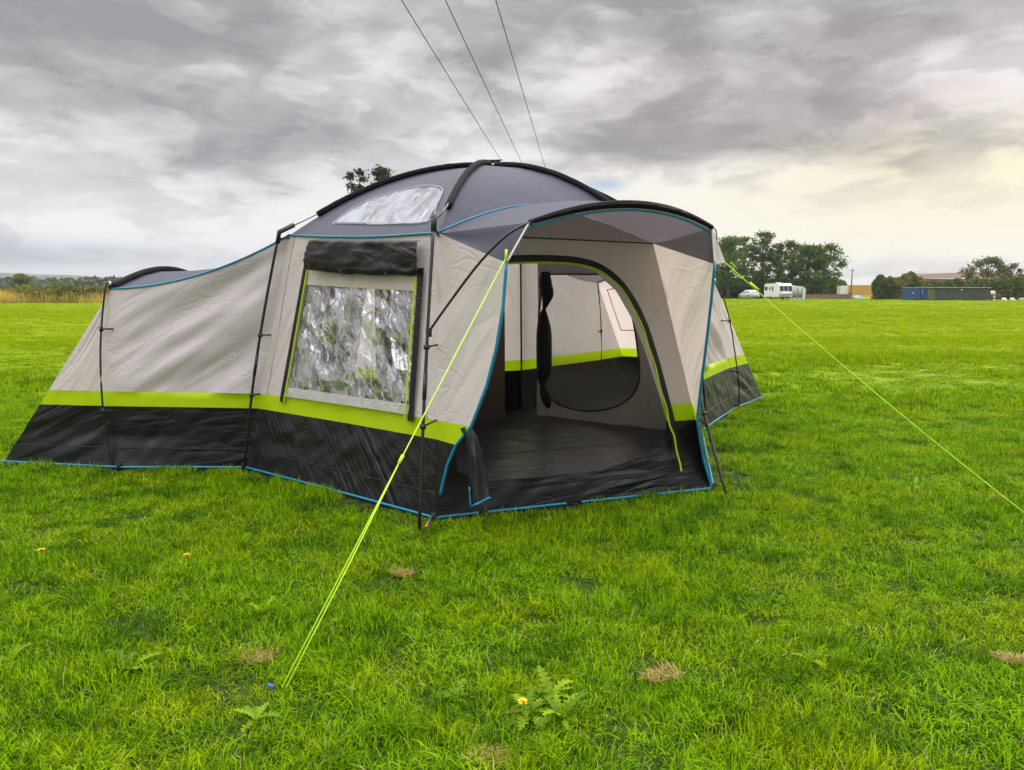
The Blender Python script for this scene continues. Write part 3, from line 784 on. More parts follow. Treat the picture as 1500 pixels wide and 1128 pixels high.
for (u, v, r_) in ((799, 398, .05), (799, 415, .075), (802, 432, .07), (799, 447, .035), (797, 453, .022), (796, 462, .05), (797, 485, .085), (797, 515, .09), (797, 540, .085), (795, 556, .06), (794, 564, .025), (797, 575, .05), (801, 588, .055), (803, 598, .02)):
    pts.append(aty(u, v, 8.85)); rr.append(r_)
sp_ = smoothline(pts, 4); rs_ = [max(.018, x.x) for x in smoothline([V((r_, 0, 0)) for r_ in rr], 4)]
q.grid([[p + V((math.cos(a_ * .5236) * r_ * (1 + .12 * math.sin(a_ * 2.6)), math.sin(a_ * .5236) * r_ * .6, 0)) for a_ in range(13)] for p, r_ in zip(sp_, rs_)])
q.build('tied_curtain', m_dark, dv)
m_half, nt, o = mat('insect_mesh')
uv_ = N(nt, 'ShaderNodeTexCoord').outputs['UV']; sy_ = N(nt, 'ShaderNodeSeparateXYZ'); nt.links.new(uv_, sy_.inputs[0])
d_ = N(nt, 'ShaderNodeBsdfDiffuse'); d_.inputs[0].default_value = (.30, .29, .27, 1); t_ = N(nt, 'ShaderNodeBsdfTransparent'); mm = N(nt, 'ShaderNodeMixShader')
nt.links.new(sstep(nt, sy_.outputs[1], .50, .86), mm.inputs[0]); nt.links.new(d_.outputs[0], mm.inputs[1]); nt.links.new(t_.outputs[0], mm.inputs[2])
mh = N(nt, 'ShaderNodeMixShader'); mh.inputs[0].default_value = .38; nt.links.new(mm.outputs[0], mh.inputs[1]); nt.links.new(t_.outputs[0], mh.inputs[2]); nt.links.new(mh.outputs[0], o.inputs[0])
mp_ = [p - dvn * .02 for p in ov if p.z < .9]; mp_ = [onp(795, 505, d5 - dvn * .02, dvn), onp(932, 500, d5 - dvn * .02, dvn)] + mp_
q = MB(); q.face(*[q.vert(p, ((p - d5).dot(ed), p.z)) for p in mp_]); q.build('mesh_panel', m_half, dv)
# left pod's closed divider and the brown liner hanging beside the rear corner
e1 = lerp(P[1], CEN, .07); e6 = lerp(P[6], CEN, .07)
q = MB(); rows = []; uvs = []
for k in range(30):
    z = .02 + k * .060; rows.append([(lambda p_: V((p_.x, p_.y, z)))(lerp(lerp(e1, e6, i / 30), lerp(lerp(T[1], T[6], i / 30), CEN, .10), z / 1.9)) + V((.02 * noise.noise(V((i * .3, z, 2))), 0, 0)) for i in range(31)]); uvs.append([(i * .08, z) for i in range(31)])
q.grid(rows, uvs); q.build('inner_divider', m_mesh, tent)
q = MB(); rows = []; uvs = []
b0 = V((-.10, 8.75, 0)); b1 = V((-1.45, 8.15, 0))
for k in range(30):
    z = .02 + k * .066; rows.append([lerp(b0, b1, i / 40) + V((.02, .06, 0)) * math.sin(i * .9 + z) * .5 + V((.02 * (1 - z / 2), 0, z)) for i in range(41)]); uvs.append([(i * .05, z) for i in range(41)])
q.grid(rows, uvs); q.build('inner_curtain', m_brown, tent)
# interior pole at the rear corner seen through the door
tubeobj('interior_seam', [lerp(P[5], T[5], k / 10) * 1.0 + V((0, -.03, 0)) for k in range(11)], .011, m_seam, w56, 6)
# ---- unzipped door flap gathered at the left jamb
q = MB(); rows = []; uvs = []
fp = [(688, 622), (700, 640), (706, 665), (712, 700), (718, 728)]
for k in range(21):
    f = k / 20; i0 = min(3, int(f * 4)); g = f * 4 - i0
    u = lerp(fp[i0][0], fp[i0 + 1][0], g); v = lerp(fp[i0][1], fp[i0 + 1][1], g)
    r = []; wdt = lerp(14, 28, f)
    for i in range(17):
        a = i / 16; uu = u - wdt * (1 - a); dep = 4.76 - .07 * math.sin(a * math.pi * 1.25 + .3) - .02 * math.sin(a * 9 + f * 5)
        r.append(aty(uu, v + (1 - a) * (14 if f > .9 else 6), dep + .015 * noise.noise(V((a * 3, f * 5, 1)))))
    rows.append(r); uvs.append([(i * .02, f * .6) for i in range(17)])
q.grid(rows, uvs); fl = q.build('door_flap', fabric('flap_fabric', (.020, .020, .023), .42, 0, 1.3, 5, 3, 1.0, .9, 8, .45), w23)
tubeobj('piping', [p + V((0, -.01, 0)) for p in rows[-1]], .008, m_pipe, fl, 6)
tubeobj('piping', [rows[j][0] + V((0, -.03, 0)) for j in range(16, 21)], .006, m_pipe, fl, 6)
# corner webbing at ground
for p in (P[2], P[1], Q1, P[3], Q4):
    o_ = (p - CEN).normalized()
    q = MB(); q.box(p + V((0, 0, .03)) + o_ * .02, (.03, .03, .07), .4); q.build('peg_loop', m_webbing, tent)

# ------------------------------------------------------------------ guy ropes and pegs
def rope(name, pts, label, extra=None):
    t_ = root(name, pts[-1], label, 'rope', 'lime guy ropes of the tent', local=False)
    tubeobj('cord', pts, .0032, m_rope, t_, 6)
    if extra: extra(t_)
    return t_
g0 = atz(413, 1007, .03); g1 = aty(741, 378, 4.49)
mid = lerp(g0, g1, .42)
def ex1(t_):
    tubeobj('cord', [mid, lerp(mid, g0, .5) + V((.012, .006, .0)), g0 + V((.016, 0, 0))], .0030, m_rope, t_, 6)
    tubeobj('runner', [lerp(mid, g1, -.01), lerp(mid, g1, .02)], .008, m_rope, t_)
    tubeobj('knot', [g1 + V((0, 0, -.02)), g1 + V((.003, 0, .05))], .008, m_rope, t_)
rope('guy_rope', [g0, mid, g1], 'lime guy rope from the porch left corner down to the blue peg in the foreground', ex1)
g2 = CRo.copy(); g3 = V((3.25, 4.42, .03))
def ex2(t_):
    lp = [aty(u, v, 5.05) for u, v in ((1070, 384), (1077, 390), (1072, 396), (1078, 403), (1086, 408), (1090, 404))]
    tubeobj('runner', lp, .0035, m_rope, t_, 6)
    tubeobj('runner', [lerp(g2, g3, .08), lerp(g2, g3, .11)], .008, m_rope, t_)
rope('guy_rope', [lerp(g2, g3, k / 16) + V((0, 0, -.035 * 4 * (k / 16) * (1 - k / 16))) for k in range(17)], 'long lime guy rope from the porch right corner across the grass', ex2)
def peg(loc, m, label, rz=0):
    t_ = root('tent_peg', loc, label, 'tent peg', 'tent pegs', rz=rz); t_.scale = (.48,) * 3
    q = MB(); q.tube([V((0, 0, -.08)), V((0, 0, .03)), V((.01, 0, .045)), V((.03, 0, .045))], .004, 8); q.build('shaft', m_steel, t_)
    q = MB(); q.tube([V((-.01, 0, .03)), V((0, 0, .05)), V((.035, 0, .053)), V((.042, 0, .04))], [.008, .014, .012, .007], 8); q.build('head', m, t_)
    return t_
peg(atz(398, 1014, .02), m_blue, 'blue headed steel peg in the grass at the foot of the left guy rope', 2.6)
p_ = atz(622, 777, .03)
t_ = peg(p_, m_red, 'red headed peg pinning the front corner of the tent beside a pole', 0)
tubeobj('strap', [V((0, 0, .03)), ((P[2] + V((0, 0, .07))) - p_) / .48], .007, m_steel, t_)
peg(g3, m_blue, 'blue headed peg holding the far end of the right guy rope', .5)

# ------------------------------------------------------------------ ground
m, nt, o = mat('field_grass')
pos = N(nt, 'ShaderNodeNewGeometry').outputs['Position']
a_ = tnoise(nt, pos, .35, 5, .6, .3, (1, 1.8, 1)); b_ = tnoise(nt, pos, .05, 4, .55, 0, (1, 2.2, 1)); f_ = tnoise(nt, pos, 9, 5, .7)
c = mix(nt, sstep(nt, a_, .35, .68), (.12, .19, .002), (.18, .26, .003))  # streaked greens paint in the shading of gentle ground undulations
c = mix(nt, sstep(nt, b_, .45, .65), c, (.21, .28, .003))
c = mix(nt, sstep(nt, f_, .55, .8), c, (.05, .11, .008))
bare = N(nt, 'ShaderNodeVectorMath', operation='LENGTH'); nt.links.new(pos, bare.inputs[0])
near = sstep(nt, bare.outputs['Value'], 16, 7)
c = mix(nt, near, c, mix(nt, sstep(nt, f_, .3, .7), (.010, .022, .003), (.05, .075, .010)))
p = N(nt, 'ShaderNodeBsdfPrincipled'); nt.links.new(c, p.inputs['Base Color']); p.inputs['Roughness'].default_value = .9; p.inputs['Specular IOR Level'].default_value = .1
bp = N(nt, 'ShaderNodeBump'); bp.inputs['Strength'].default_value = .7; bp.inputs['Distance'].default_value = .08
nt.links.new(M(nt, 'ADD', M(nt, 'MULTIPLY', a_, 2), M(nt, 'MULTIPLY', f_, .4)), bp.inputs['Height']); nt.links.new(bp.outputs[0], p.inputs['Normal'])
nt.links.new(p.outputs[0], o.inputs[0]); m_field = m
q = MB(); q.box((0, 2000, -.25), (9000, 9000, .5)); tag(q.build('field', m_field, smooth=False), kind='structure')

# ------------------------------------------------------------------ grass
m, nt, o = mat('grass_blades')
pos = N(nt, 'ShaderNodeNewGeometry').outputs['Position']
bb = N(nt, 'ShaderNodeAttribute', attribute_name='b').outputs['Fac']
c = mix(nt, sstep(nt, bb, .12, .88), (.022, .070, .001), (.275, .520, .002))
g_ = tnoise(nt, pos, 1.4, 5, .7)
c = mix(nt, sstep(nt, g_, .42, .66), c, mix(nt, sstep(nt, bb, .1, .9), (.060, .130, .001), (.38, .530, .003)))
g2_ = tnoise(nt, pos, 2.6, 3, .6)
c = mix(nt, M(nt, 'MULTIPLY', sstep(nt, g2_, .48, .66), .85), c, mix(nt, sstep(nt, bb, .1, .9), (.012, .042, .001), (.12, .30, .002)))  # dark patches put tuft shadow streaks into the blade colour
c = mix(nt, sstep(nt, bb, .975, .985), c, (.42, .36, .16))
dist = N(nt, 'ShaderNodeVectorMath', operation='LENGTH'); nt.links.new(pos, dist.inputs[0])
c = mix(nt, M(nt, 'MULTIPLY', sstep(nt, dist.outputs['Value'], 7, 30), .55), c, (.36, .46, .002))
p = N(nt, 'ShaderNodeBsdfPrincipled'); nt.links.new(c, p.inputs['Base Color']); p.inputs['Roughness'].default_value = .7; p.inputs['Specular IOR Level'].default_value = .05
t = N(nt, 'ShaderNodeBsdfTranslucent'); nt.links.new(mix(nt, 1.0, c, (1.1, 1.0, .5), 'MULTIPLY'), t.inputs[0])
ms_ = N(nt, 'ShaderNodeMixShader'); ms_.inputs[0].default_value = .33; nt.links.new(p.outputs[0], ms_.inputs[1]); nt.links.new(t.outputs[0], ms_.inputs[2]); nt.links.new(ms_.outputs[0], o.inputs[0])
m_grass = m
grass_col = bpy.data.collections.new('grass_sources')
def blade(q, x, y, L, wd, az, lean, b, curl=.6, seg=3):
    d = V((math.cos(az), math.sin(az), 0)); s_ = V((-math.sin(az), math.cos(az), 0))
    p = V((x, y, -.005)); ang = lean; prev = None
    for k in range(seg + 1):
        f = k / seg; ww = wd * (1 - f ** 1.5 * .92) / 2
        if k == seg:
            c_ = q.vert(p, b=b); q.face(prev[0], prev[1], c_); break
        a_ = q.vert(p - s_ * ww, b=b); b_ = q.vert(p + s_ * ww, b=b)
        if prev: q.face(prev[0], prev[1], b_, a_)
        prev = (a_, b_)
        p = p + (d * math.sin(ang) + V((0, 0, math.cos(ang)))) * (L / seg); ang += curl / seg * (1 + lean)
def source(name, size, n, Lr, wr, leanr, curl, seg=3, clump=0, seed=0, bias=None):
    r_ = random.Random(seed); q = MB(); cs_ = [(r_.uniform(-.5, .5) * size, r_.uniform(-.5, .5) * size, r_.uniform(0, 6.28), r_.uniform(.7, 1.25)) for _ in range(clump)] if clump else None
    for _ in range(n):
        if cs_ and r_.random() < (.62 if 'lawn' in name else 1):
            cx_, cy_, caz, cl2 = r_.choice(cs_); x = r_.gauss(cx_, size * .06); y = r_.gauss(cy_, size * .06)
            az = caz + r_.gauss(0, .9); L = r_.uniform(*Lr) * cl2
        else:
            x = r_.uniform(-.5, .5) * size; y = r_.uniform(-.5, .5) * size; az = r_.uniform(0, 6.28); L = r_.uniform(*Lr)
        blade(q, x, y, L, r_.uniform(*wr), az, abs(r_.gauss(0, leanr)), max(.001, min(1, r_.betavariate(2, 2) if r_.random() > .015 else .99)), curl * r_.uniform(.3, 1.6), seg)
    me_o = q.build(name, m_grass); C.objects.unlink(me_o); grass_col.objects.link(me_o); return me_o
for i in range(5): source('g%02d_lawn' % i, .44, 1500, (.03, .085), (.0028, .0048), .7, 1.2, 3, 30, i)          # 0-4
for i in range(4): source('g%02d_long' % (5 + i), .34, 260, (.09, .18), (.003, .0052), .55, 1.9, 4, 5, 20 + i)       # 5-8
for i in range(3): source('g%02d_mid' % (9 + i), 1.0, 1500, (.05, .10), (.008, .014), .6, .9, 2, 30, 40 + i)       # 9-11
for i in range(3): source('g%02d_rank' % (12 + i), 1.5, 420, (.25, .85), (.018, .035), .22, .5, 3, 14, 60 + i)       # 12-14 (unused)

tpoly = [(p.x, p.y) for p in (P[2], P[3], P[4], Q4, G4, G5, Q5, P[5], P[6], Q6, G6, G1, Q1, P[1])]
BARE = [(atz(382, 966), .055), (atz(970, 995), .045), (atz(1487, 972), .04), (atz(590, 845), .035), (atz(716, 1118), .035)]
pts = []; rot = []; scl = []; idx = []
gr = random.Random(3)
def put(x, y, i, s, sz, rz=None, tilt=.0):
    mg = .13 if i < 9 else .42
    if any(inpoly(x + a_ * mg, y + b_ * mg, tpoly) for a_, b_ in ((0, 0), (1, 0), (-1, 0), (0, 1), (0, -1))): return
    pts.append((x, y, 0)); rot.append((gr.gauss(0, tilt), gr.gauss(0, tilt), gr.uniform(0, 6.28) if rz is None else rz)); scl.append((s, s, sz)); idx.append(i)
y = 1.3
while y < 10.5:
    hw = y * .80 + 1.2; x = -hw
    while x < hw:
        px, py = x + gr.uniform(-.12, .12), y + gr.uniform(-.12, .12)
        n_ = noise.noise(V((px * .9, py * 1.1, 0))); n2 = noise.noise(V((px * 3.1, py * 3.1, 5)))
        hgt = .82 + .65 * n_ + .75 * n2
        bare_ = min([(V((px, py, 0)) - b_).length - r_ for b_, r_ in BARE])
        if bare_ > .07: put(px, py, gr.randrange(5), gr.uniform(.9, 1.15), max(.55, hgt), tilt=.06)
        else:
            for _ in range(4):
                qx, qy = px + gr.uniform(-.14, .14), py + gr.uniform(-.14, .14)
                if min([(V((qx, qy, 0)) - b_).length - r_ for b_, r_ in BARE]) > .02: put(qx, qy, gr.randrange(5), .42, .6)
        if n_ + n2 * .9 + gr.uniform(-.25, .25) > -.02 and bare_ > .16:
            rz_ = noise.noise(V((px * .8, py * .8, 9))) * 7 + gr.gauss(0, .5)
            put(px + gr.uniform(-.15, .15), py + gr.uniform(-.15, .15), 5 + gr.randrange(4), gr.uniform(.6, .95), gr.uniform(.55, 1.0) * (1 if y < 6 else .8), rz_)
        x += .255
    y += .255
y = 9.6
while y < 125:
    st = .75 if y < 25 else (1.3 if y < 60 else 2.6); hw = y * .78 + 2; x = -hw
    while x < hw:
        px, py = x + gr.uniform(-.4, .4) * st, y + gr.uniform(-.4, .4) * st
        n_ = noise.noise(V((px * .22, py * .5, 2))) + .6 * noise.noise(V((px * .9, py * 1.6, 7)))
        put(px, py, 9 + gr.randrange(3), (1.0 if y < 25 else (1.5 if y < 60 else 2.9)) * gr.uniform(.9, 1.2), max(.28, .85 + 1.5 * n_) * (1.0 if y < 40 else 1.3))
        x += st
    y += st
me = bpy.data.meshes.new('grass'); me.from_pydata(pts, [], [])
for nme, dat, ty, fld in (('rot', rot, 'FLOAT_VECTOR', 'vector'), ('scl', scl, 'FLOAT_VECTOR', 'vector')):
    at = me.attributes.new(nme, ty, 'POINT'); at.data.foreach_set(fld, [c_ for v_ in dat for c_ in v_])
at = me.attributes.new('idx', 'INT', 'POINT'); at.data.foreach_set('value', idx)
def instancer(name, me, col):
    go = bpy.data.objects.new(name, me); C.objects.link(go)
    ng = bpy.data.node_groups.new(name, 'GeometryNodeTree')
    ng.interface.new_socket('Geometry', in_out='INPUT', socket_type='NodeSocketGeometry'); ng.interface.new_socket('Geometry', in_out='OUTPUT', socket_type='NodeSocketGeometry')
    gi = ng.nodes.new('NodeGroupInput'); gout = ng.nodes.new('NodeGroupOutput')
    ci = ng.nodes.new('GeometryNodeCollectionInfo'); ci.inputs['Collection'].default_value = col; ci.inputs['Separate Children'].default_value = True; ci.inputs['Reset Children'].default_value = True
    ip = ng.nodes.new('GeometryNodeInstanceOnPoints'); ip.inputs['Pick Instance'].default_value = True
    def na(n_, t_):
        a = ng.nodes.new('GeometryNodeInputNamedAttribute'); a.data_type = t_; a.inputs['Name'].default_value = n_; return a.outputs['Attribute']
    L = ng.links.new
    L(gi.outputs[0], ip.inputs['Points']); L(ci.outputs[0], ip.inputs['Instance']); L(na('idx', 'INT'), ip.inputs['Instance Index'])
    L(na('rot', 'FLOAT_VECTOR'), ip.inputs['Rotation']); L(na('scl', 'FLOAT_VECTOR'), ip.inputs['Scale']); L(ip.outputs[0], gout.inputs[0])
    md = go.modifiers.new('scatter', 'NODES'); md.node_group = ng
    return go
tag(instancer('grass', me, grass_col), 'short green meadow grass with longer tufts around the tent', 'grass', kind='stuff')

# bare straw patches: short dead stubble
m_straw = leafmat('straw', (.22, .15, .035), (.46, .35, .10), tr=.2)
for k, (b_, r_) in enumerate(BARE[:5]):
    q = MB(); r2 = random.Random(k)
    for _ in range(330):
        a = r2.uniform(0, 6.28); d = r_ * math.sqrt(r2.random()) * 1.25 * (1 + .8 * noise.noise(V((math.cos(a) * 1.3, math.sin(a) * 1.3, k * 3.7))))
        blade(q, d * math.cos(a) * 1.3, d * math.sin(a), r2.uniform(.02, .055), .003, r2.uniform(0, 6.28), r2.uniform(.8, 1.35), r2.uniform(.01, 1), .4, 2)
    o_ = q.build('dead_grass', m_straw, loc=(b_.x, b_.y, .022))
    tag(o_, ['straw coloured dead grass patch left of the guy rope peg', 'small tan dead grass patch right of the leafy weeds', 'tan dead grass patch at the right edge of the photo', 'brownish bare patch in front of the porch corner', 'tan dead grass patch at the bottom edge of the photo'][k], 'dead grass', 'dead grass patches', 'stuff')

# leafy weeds
m_leaf = leafmat('weed_leaf', (.11, .23, .003), (.34, .50, .008), tr=.5)
def weed(name, loc, nleaf, L, seed, label, jag=True):
    r2 = random.Random(seed); t_ = root(name, loc, label, 'weed', 'broad leaved weeds in the grass')
    for j in range(nleaf):
        q = MB(); az = j * 6.283 / nleaf + r2.uniform(-.3, .3); LL = L * r2.uniform(.5, 1.15); lean = r2.uniform(.35, 1.35)
        p = V((0, 0, .01)); d = V((math.cos(az), math.sin(az), 0)); s_ = V((-math.sin(az), math.cos(az), 0)); prev = None; bcol = r2.uniform(.05, 1); seg = 13
        for k in range(seg + 1):
            f = k / seg; wv = (.04 + .25 * math.sin(math.pi * min(1, f ** .8 * .90 + .06)) ** .8) * LL * .5
            if jag: wv *= (1.55 if k % 2 else .5) * r2.uniform(.75, 1.25)
            nrm_ = d * -math.cos(lean) + V((0, 0, math.sin(lean)))
            a = q.vert(p - s_ * wv + nrm_ * wv * .3, b=bcol); m_ = q.vert(p, b=bcol); b_ = q.vert(p + s_ * wv + nrm_ * wv * .3, b=bcol)
            if prev: q.face(prev[0], prev[1], m_, a); q.face(prev[1], prev[2], b_, m_)
            prev = (a, m_, b_); p = p + (d * math.sin(lean) + V((0, 0, math.cos(lean)))) * LL / seg; lean += r2.uniform(-.05, .2)
        q.build('leaf', m_leaf, t_)
    return t_
weed('leafy_weed', atz(772, 1052, 0), 16, .12, 1, 'large jagged leafy weed at the bottom centre behind a yellow bloom')
weed('leafy_weed', atz(822, 1060, 0), 16, .125, 2, 'jagged leafy weed at the bottom centre, right of the largest one')
weed('leafy_weed', atz(806, 1026, 0), 13, .11, 3, 'smaller jagged weed just above the pair at the bottom centre')
weed('leafy_weed', atz(668, 1028, 0), 6, .10, 4, 'low pale weed left of the big leafy clump')
weed('leafy_weed', atz(188, 985, 0), 7, .12, 5, 'upright two pronged weed in the lower left grass')
weed('leafy_weed', atz(375, 1060, 0), 7, .09, 6, 'low weed in the grass below the blue peg')
weed('leafy_weed', atz(20, 972, 0), 6, .11, 8, 'pale weed at the lower left edge')
weed('leafy_weed', atz(385, 905, 0), 6, .10, 9, 'small weed above the straw patch by the guy rope')
weed('leafy_weed', atz(1340, 716, 0), 6, .10, 10, 'low weed right of the right guy rope in the middle field')
weed('leafy_weed', atz(1185, 975, 0), 6, .09, 11, 'small weed in the lower right grass')
# yellow flower heads
m_yel = simple('yellow_petals', (.80, .60, .02), .7)
m_stem = simple('flower_stem', (.10, .20, .03), .6)
for k, (u, v, s_, lab) in enumerate(((62, 824, 1.25, 'yellow dandelion head in the grass at the far left'), (274, 829, 1.1, 'flattened yellow dandelion head below the left pod pole'),
                                (783, 901, 1.0, 'yellow dandelion head below the porch'), (766, 1052, 1.1, 'yellow dandelion head in the big leafy weed'),
                                (491, 921, .7, 'tiny yellow dandelion head right of the left guy rope'))):
    t_ = root('dandelion', atz(u, v, 0), lab, 'flower', 'dandelions in the grass'); t_.scale = (s_,) * 3
    q = MB(); q.tube([V((0, 0, 0)), V((.004, 0, .03)), V((0, 0, .055))], .0022, 6); q.build('stem', m_stem, t_)
    q = MB(); r2 = random.Random(k)
    for j in range(46):
        a = r2.uniform(0, 6.28); e_ = r2.uniform(.1, 1.35); d = V((math.cos(a) * math.cos(e_), math.sin(a) * math.cos(e_), math.sin(e_) * .6)); s2 = V((-math.sin(a), math.cos(a), 0)) * .0028
        b0 = V((0, 0, .055)); q.face(q.vert(b0 - s2 * .5), q.vert(b0 + s2 * .5), q.vert(b0 + d * .018 + s2), q.vert(b0 + d * .018 - s2))
    q.build('bloom', m_yel, t_, smooth=False)

# ------------------------------------------------------------------ trees
m_bark = simple('bark', (.09, .075, .06), .9, bump=.6, bs=6)
LM = {'dark': leafmat('leaf_dark', (.034, .080, .012), (.100, .185, .026), (.15, .20, .02), sc=.25, tr=.4),
      'mid': leafmat('leaf_mid', (.045, .090, .012), (.12, .18, .025), (.20, .20, .03), sc=.3, tr=.5),
      'hedge': leafmat('leaf_hedge', (.045, .080, .022), (.13, .175, .045), (.19, .19, .05), sc=.3, tr=.4),
      'pine': leafmat('leaf_pine', (.016, .034, .014), (.045, .075, .022), sc=.5, tr=.15),
      'pale': leafmat('leaf_pale', (.09, .11, .04), (.16, .17, .07), (.18, .14, .07), sc=.3),
      'yel': leafmat('leaf_yellowing', (.14, .16, .02), (.28, .24, .05), (.16, .10, .04), sc=.8)}
def leafq(q, p, s_, r2, b, flat=0):
    a = V((r2.gauss(0, 1), r2.gauss(0, 1), r2.gauss(0, 1) * (1 - flat))).normalized(); c_ = a.orthogonal().normalized(); d = a.cross(c_)
    ang = r2.uniform(0, 6.28); e_ = c_ * math.cos(ang) + d * math.sin(ang); f_ = a.cross(e_)
    q.face(q.vert(p - e_ * s_, b=b), q.vert(p + f_ * s_ * .55, b=b), q.vert(p + e_ * s_, b=b), q.vert(p - f_ * s_ * .55, b=b))
def tree(name, loc, h, w_, mk, seed, label, cat='tree', group=None, bare=.28, dens=1.0, leaf=.30, clumps=46, per=85, tall=1.0):
    r2 = random.Random(seed); t_ = root(name, loc, label, cat, group)
    trunk = MB(); crown = MB(); rt = h * .022 + .05
    top = V((r2.uniform(-.04, .04) * h, 0, h * .86))
    tp = [lerp(V((0, 0, -.1)), top, k / 8) + V((.02 * h * noise.noise(V((k * .5, seed, 0))), .02 * h * noise.noise(V((k * .5, seed, 5))), 0)) * (k > 0) for k in range(9)]
    trunk.tube(tp, [rt * (1 - .1 * k) for k in range(9)], 7)
    cc = []
    for j in range(clumps):
        f = bare + (1 - bare) * (r2.random() ** .85); z = h * f
        prof = math.sin(math.pi * min(1, max(0.05, (f - bare) / (1 - bare) * .82 + .14))) ** .7
        a = r2.uniform(0, 6.28); rr_ = w_ / 2 * prof * math.sqrt(r2.random()) * r2.uniform(.75, 1.12)
        c_ = V((rr_ * math.cos(a), rr_ * math.sin(a), min(z, h * .97))); cc.append(c_)
        if j % 3 == 0:
            i0 = min(7, max(2, int(c_.z / h * 8 * .75))); st = tp[i0]
            trunk.tube([st, lerp(st, c_, .5) + V((0, 0, -.03 * h)), c_], [rt * .35, rt * .22, rt * .08], 5)
    for c_ in cc:
        R_ = w_ * r2.uniform(.05, .12); n_ = int(per * dens * r2.uniform(.6, 1.2)); cb_ = r2.uniform(.1, .9)
        for _ in range(n_):
            d = V((r2.gauss(0, 1), r2.gauss(0, 1), r2.gauss(0, .75))) * R_ * .55
            leafq(crown, c_ + d, leaf * r2.uniform(.5, 1.1), r2, min(1, max(.01, cb_ + r2.gauss(0, .22))))
    trunk.build('trunk', m_bark, t_); crown.build('crown', LM[mk], t_, smooth=False); return t_
g = 'trees behind the caravan'
for k, (u, h_, w_, d, mk, lab) in enumerate((
        (1066, 10.6, 7.5, 136, 'dark', 'dark leafy tree closest to the tent beside the parked car'),
        (1088, 10.9, 6.5, 140, 'mid', 'tall loose tree above the silver car'),
        (1116, 11.9, 6.5, 141, 'mid', 'tallest open crowned tree between car and caravan'),
        (1137, 9.6, 6.0, 139, 'mid', 'light green tree straight behind the caravan'),
        (1157, 10.4, 6.5, 142, 'mid', 'yellowish green tree behind the caravan window end'),
        (1181, 9.3, 7.0, 138, 'dark', 'dark round tree behind the awning'),
        (1204, 9.2, 8.6, 137, 'dark', 'wide dark tree at the right end of the caravan tree row'),
        (1048, 9.8, 7.0, 142, 'dark', 'dark tree half hidden by the right side of the tent'))):
    p = atz(u, 439); tree('field_tree', V((p.x * d / p.y, d, 0)), h_, w_, mk, 100 + k, lab, 'tree', g, bare=.12 if mk == 'dark' else .24, clumps=56 if mk == 'mid' else 84, per=80, leaf=.23)
# undergrowth hedge behind car and caravan
def hedge(name, u0, u1, y, h0, mk, seed, label, depth=3, n=9000, leaf=.3, px=True, group=None):
    a = (u0 - 750) / F * y; b = (u1 - 750) / F * y; q = MB(); r2 = random.Random(seed); st = MB()
    t_ = root(name, (a, y, 0), label, 'hedge', group)
    for _ in range(n):
        x = r2.uniform(0, b - a); hh = h0 * (1 + .35 * noise.noise(V((x * .3, seed, 0))) + .28 * noise.noise(V((x * 1.3, seed, 3)))); dy = r2.uniform(-.5, .5) * depth
        hh *= (1 - .35 * (abs(dy) / depth * 2) ** 2)
        z = hh * (1 - r2.random() ** 1.6 * .98) if r2.random() > .3 else r2.uniform(0, hh)
        cl = noise.noise(V((x * .8, z * .8, dy))) * .6 + .5
        leafq(q, V((x, dy, z)), leaf * r2.uniform(.5, 1.15), r2, min(1, max(.01, cl + r2.gauss(0, .15))))
    k = 0
    while k < b - a:
        st.tube([V((k, 0, 0)), V((k + .2, .1, h0 * .55)), V((k - .1, 0, h0 * .8))], [.07, .05, .02], 5); k += 1.6
    st.build('stems', m_bark, t_); q.build('foliage', LM[mk], t_, smooth=False); return t_
hedge('hedge', 1040, 1232, 146, 3.6, 'dark', 1, 'dark undergrowth hedge below the trees behind the caravan', 4, 16000)
hedge('hedge', 1281, 1335, 119, 3.5, 'hedge', 2, 'bushy dark hedge between wooden wagon and blue container', 4, 9000)
hedge('hedge', 1330, 1460, 124, 2.9, 'hedge', 3, 'long dark hedge behind the green storage shed', 4, 14000)
hedge('hedge', 1446, 1640, 117, 3.3, 'hedge', 4, 'dark hedge continuing right of the storage shed', 4, 16000)
tree('hedge_tree', V(((1440 - 750) / F * 150, 150, 0)), 7.4, 9.5, 'pale', 301, 'wide pale tree above the barn roof at right', bare=.3, clumps=50, per=60)
tree('hedge_tree', V(((1472 - 750) / F * 148, 148, 0)), 6.4, 5, 'pale', 302, 'narrow pale tree right of the wide one above the hedge', bare=.3, clumps=30, per=55)
tree('hedge_tree', V(((1512 - 750) / F * 120, 120, 0)), 7.2, 5, 'pale', 303, 'reddish tree cut by the right edge of the photo', bare=.2, clumps=40, per=60)
# pines behind the tent
p = aty(521, 256, 60)
tree('pine_tree', V((p.x, 60, 0)), 10.7, 3.4, 'pine', 401, 'left of two pine tops showing above the tent roof', 'tree', 'pine tops above the tent', bare=.45, clumps=40, per=120, leaf=.14)
p = aty(556, 252, 60)
tree('pine_tree', V((p.x + .2, 61, 0)), 10.9, 4.6, 'pine', 402, 'right and wider of two pine tops showing above the tent roof', 'tree', 'pine tops above the tent', bare=.45, clumps=55, per=120, leaf=.14)

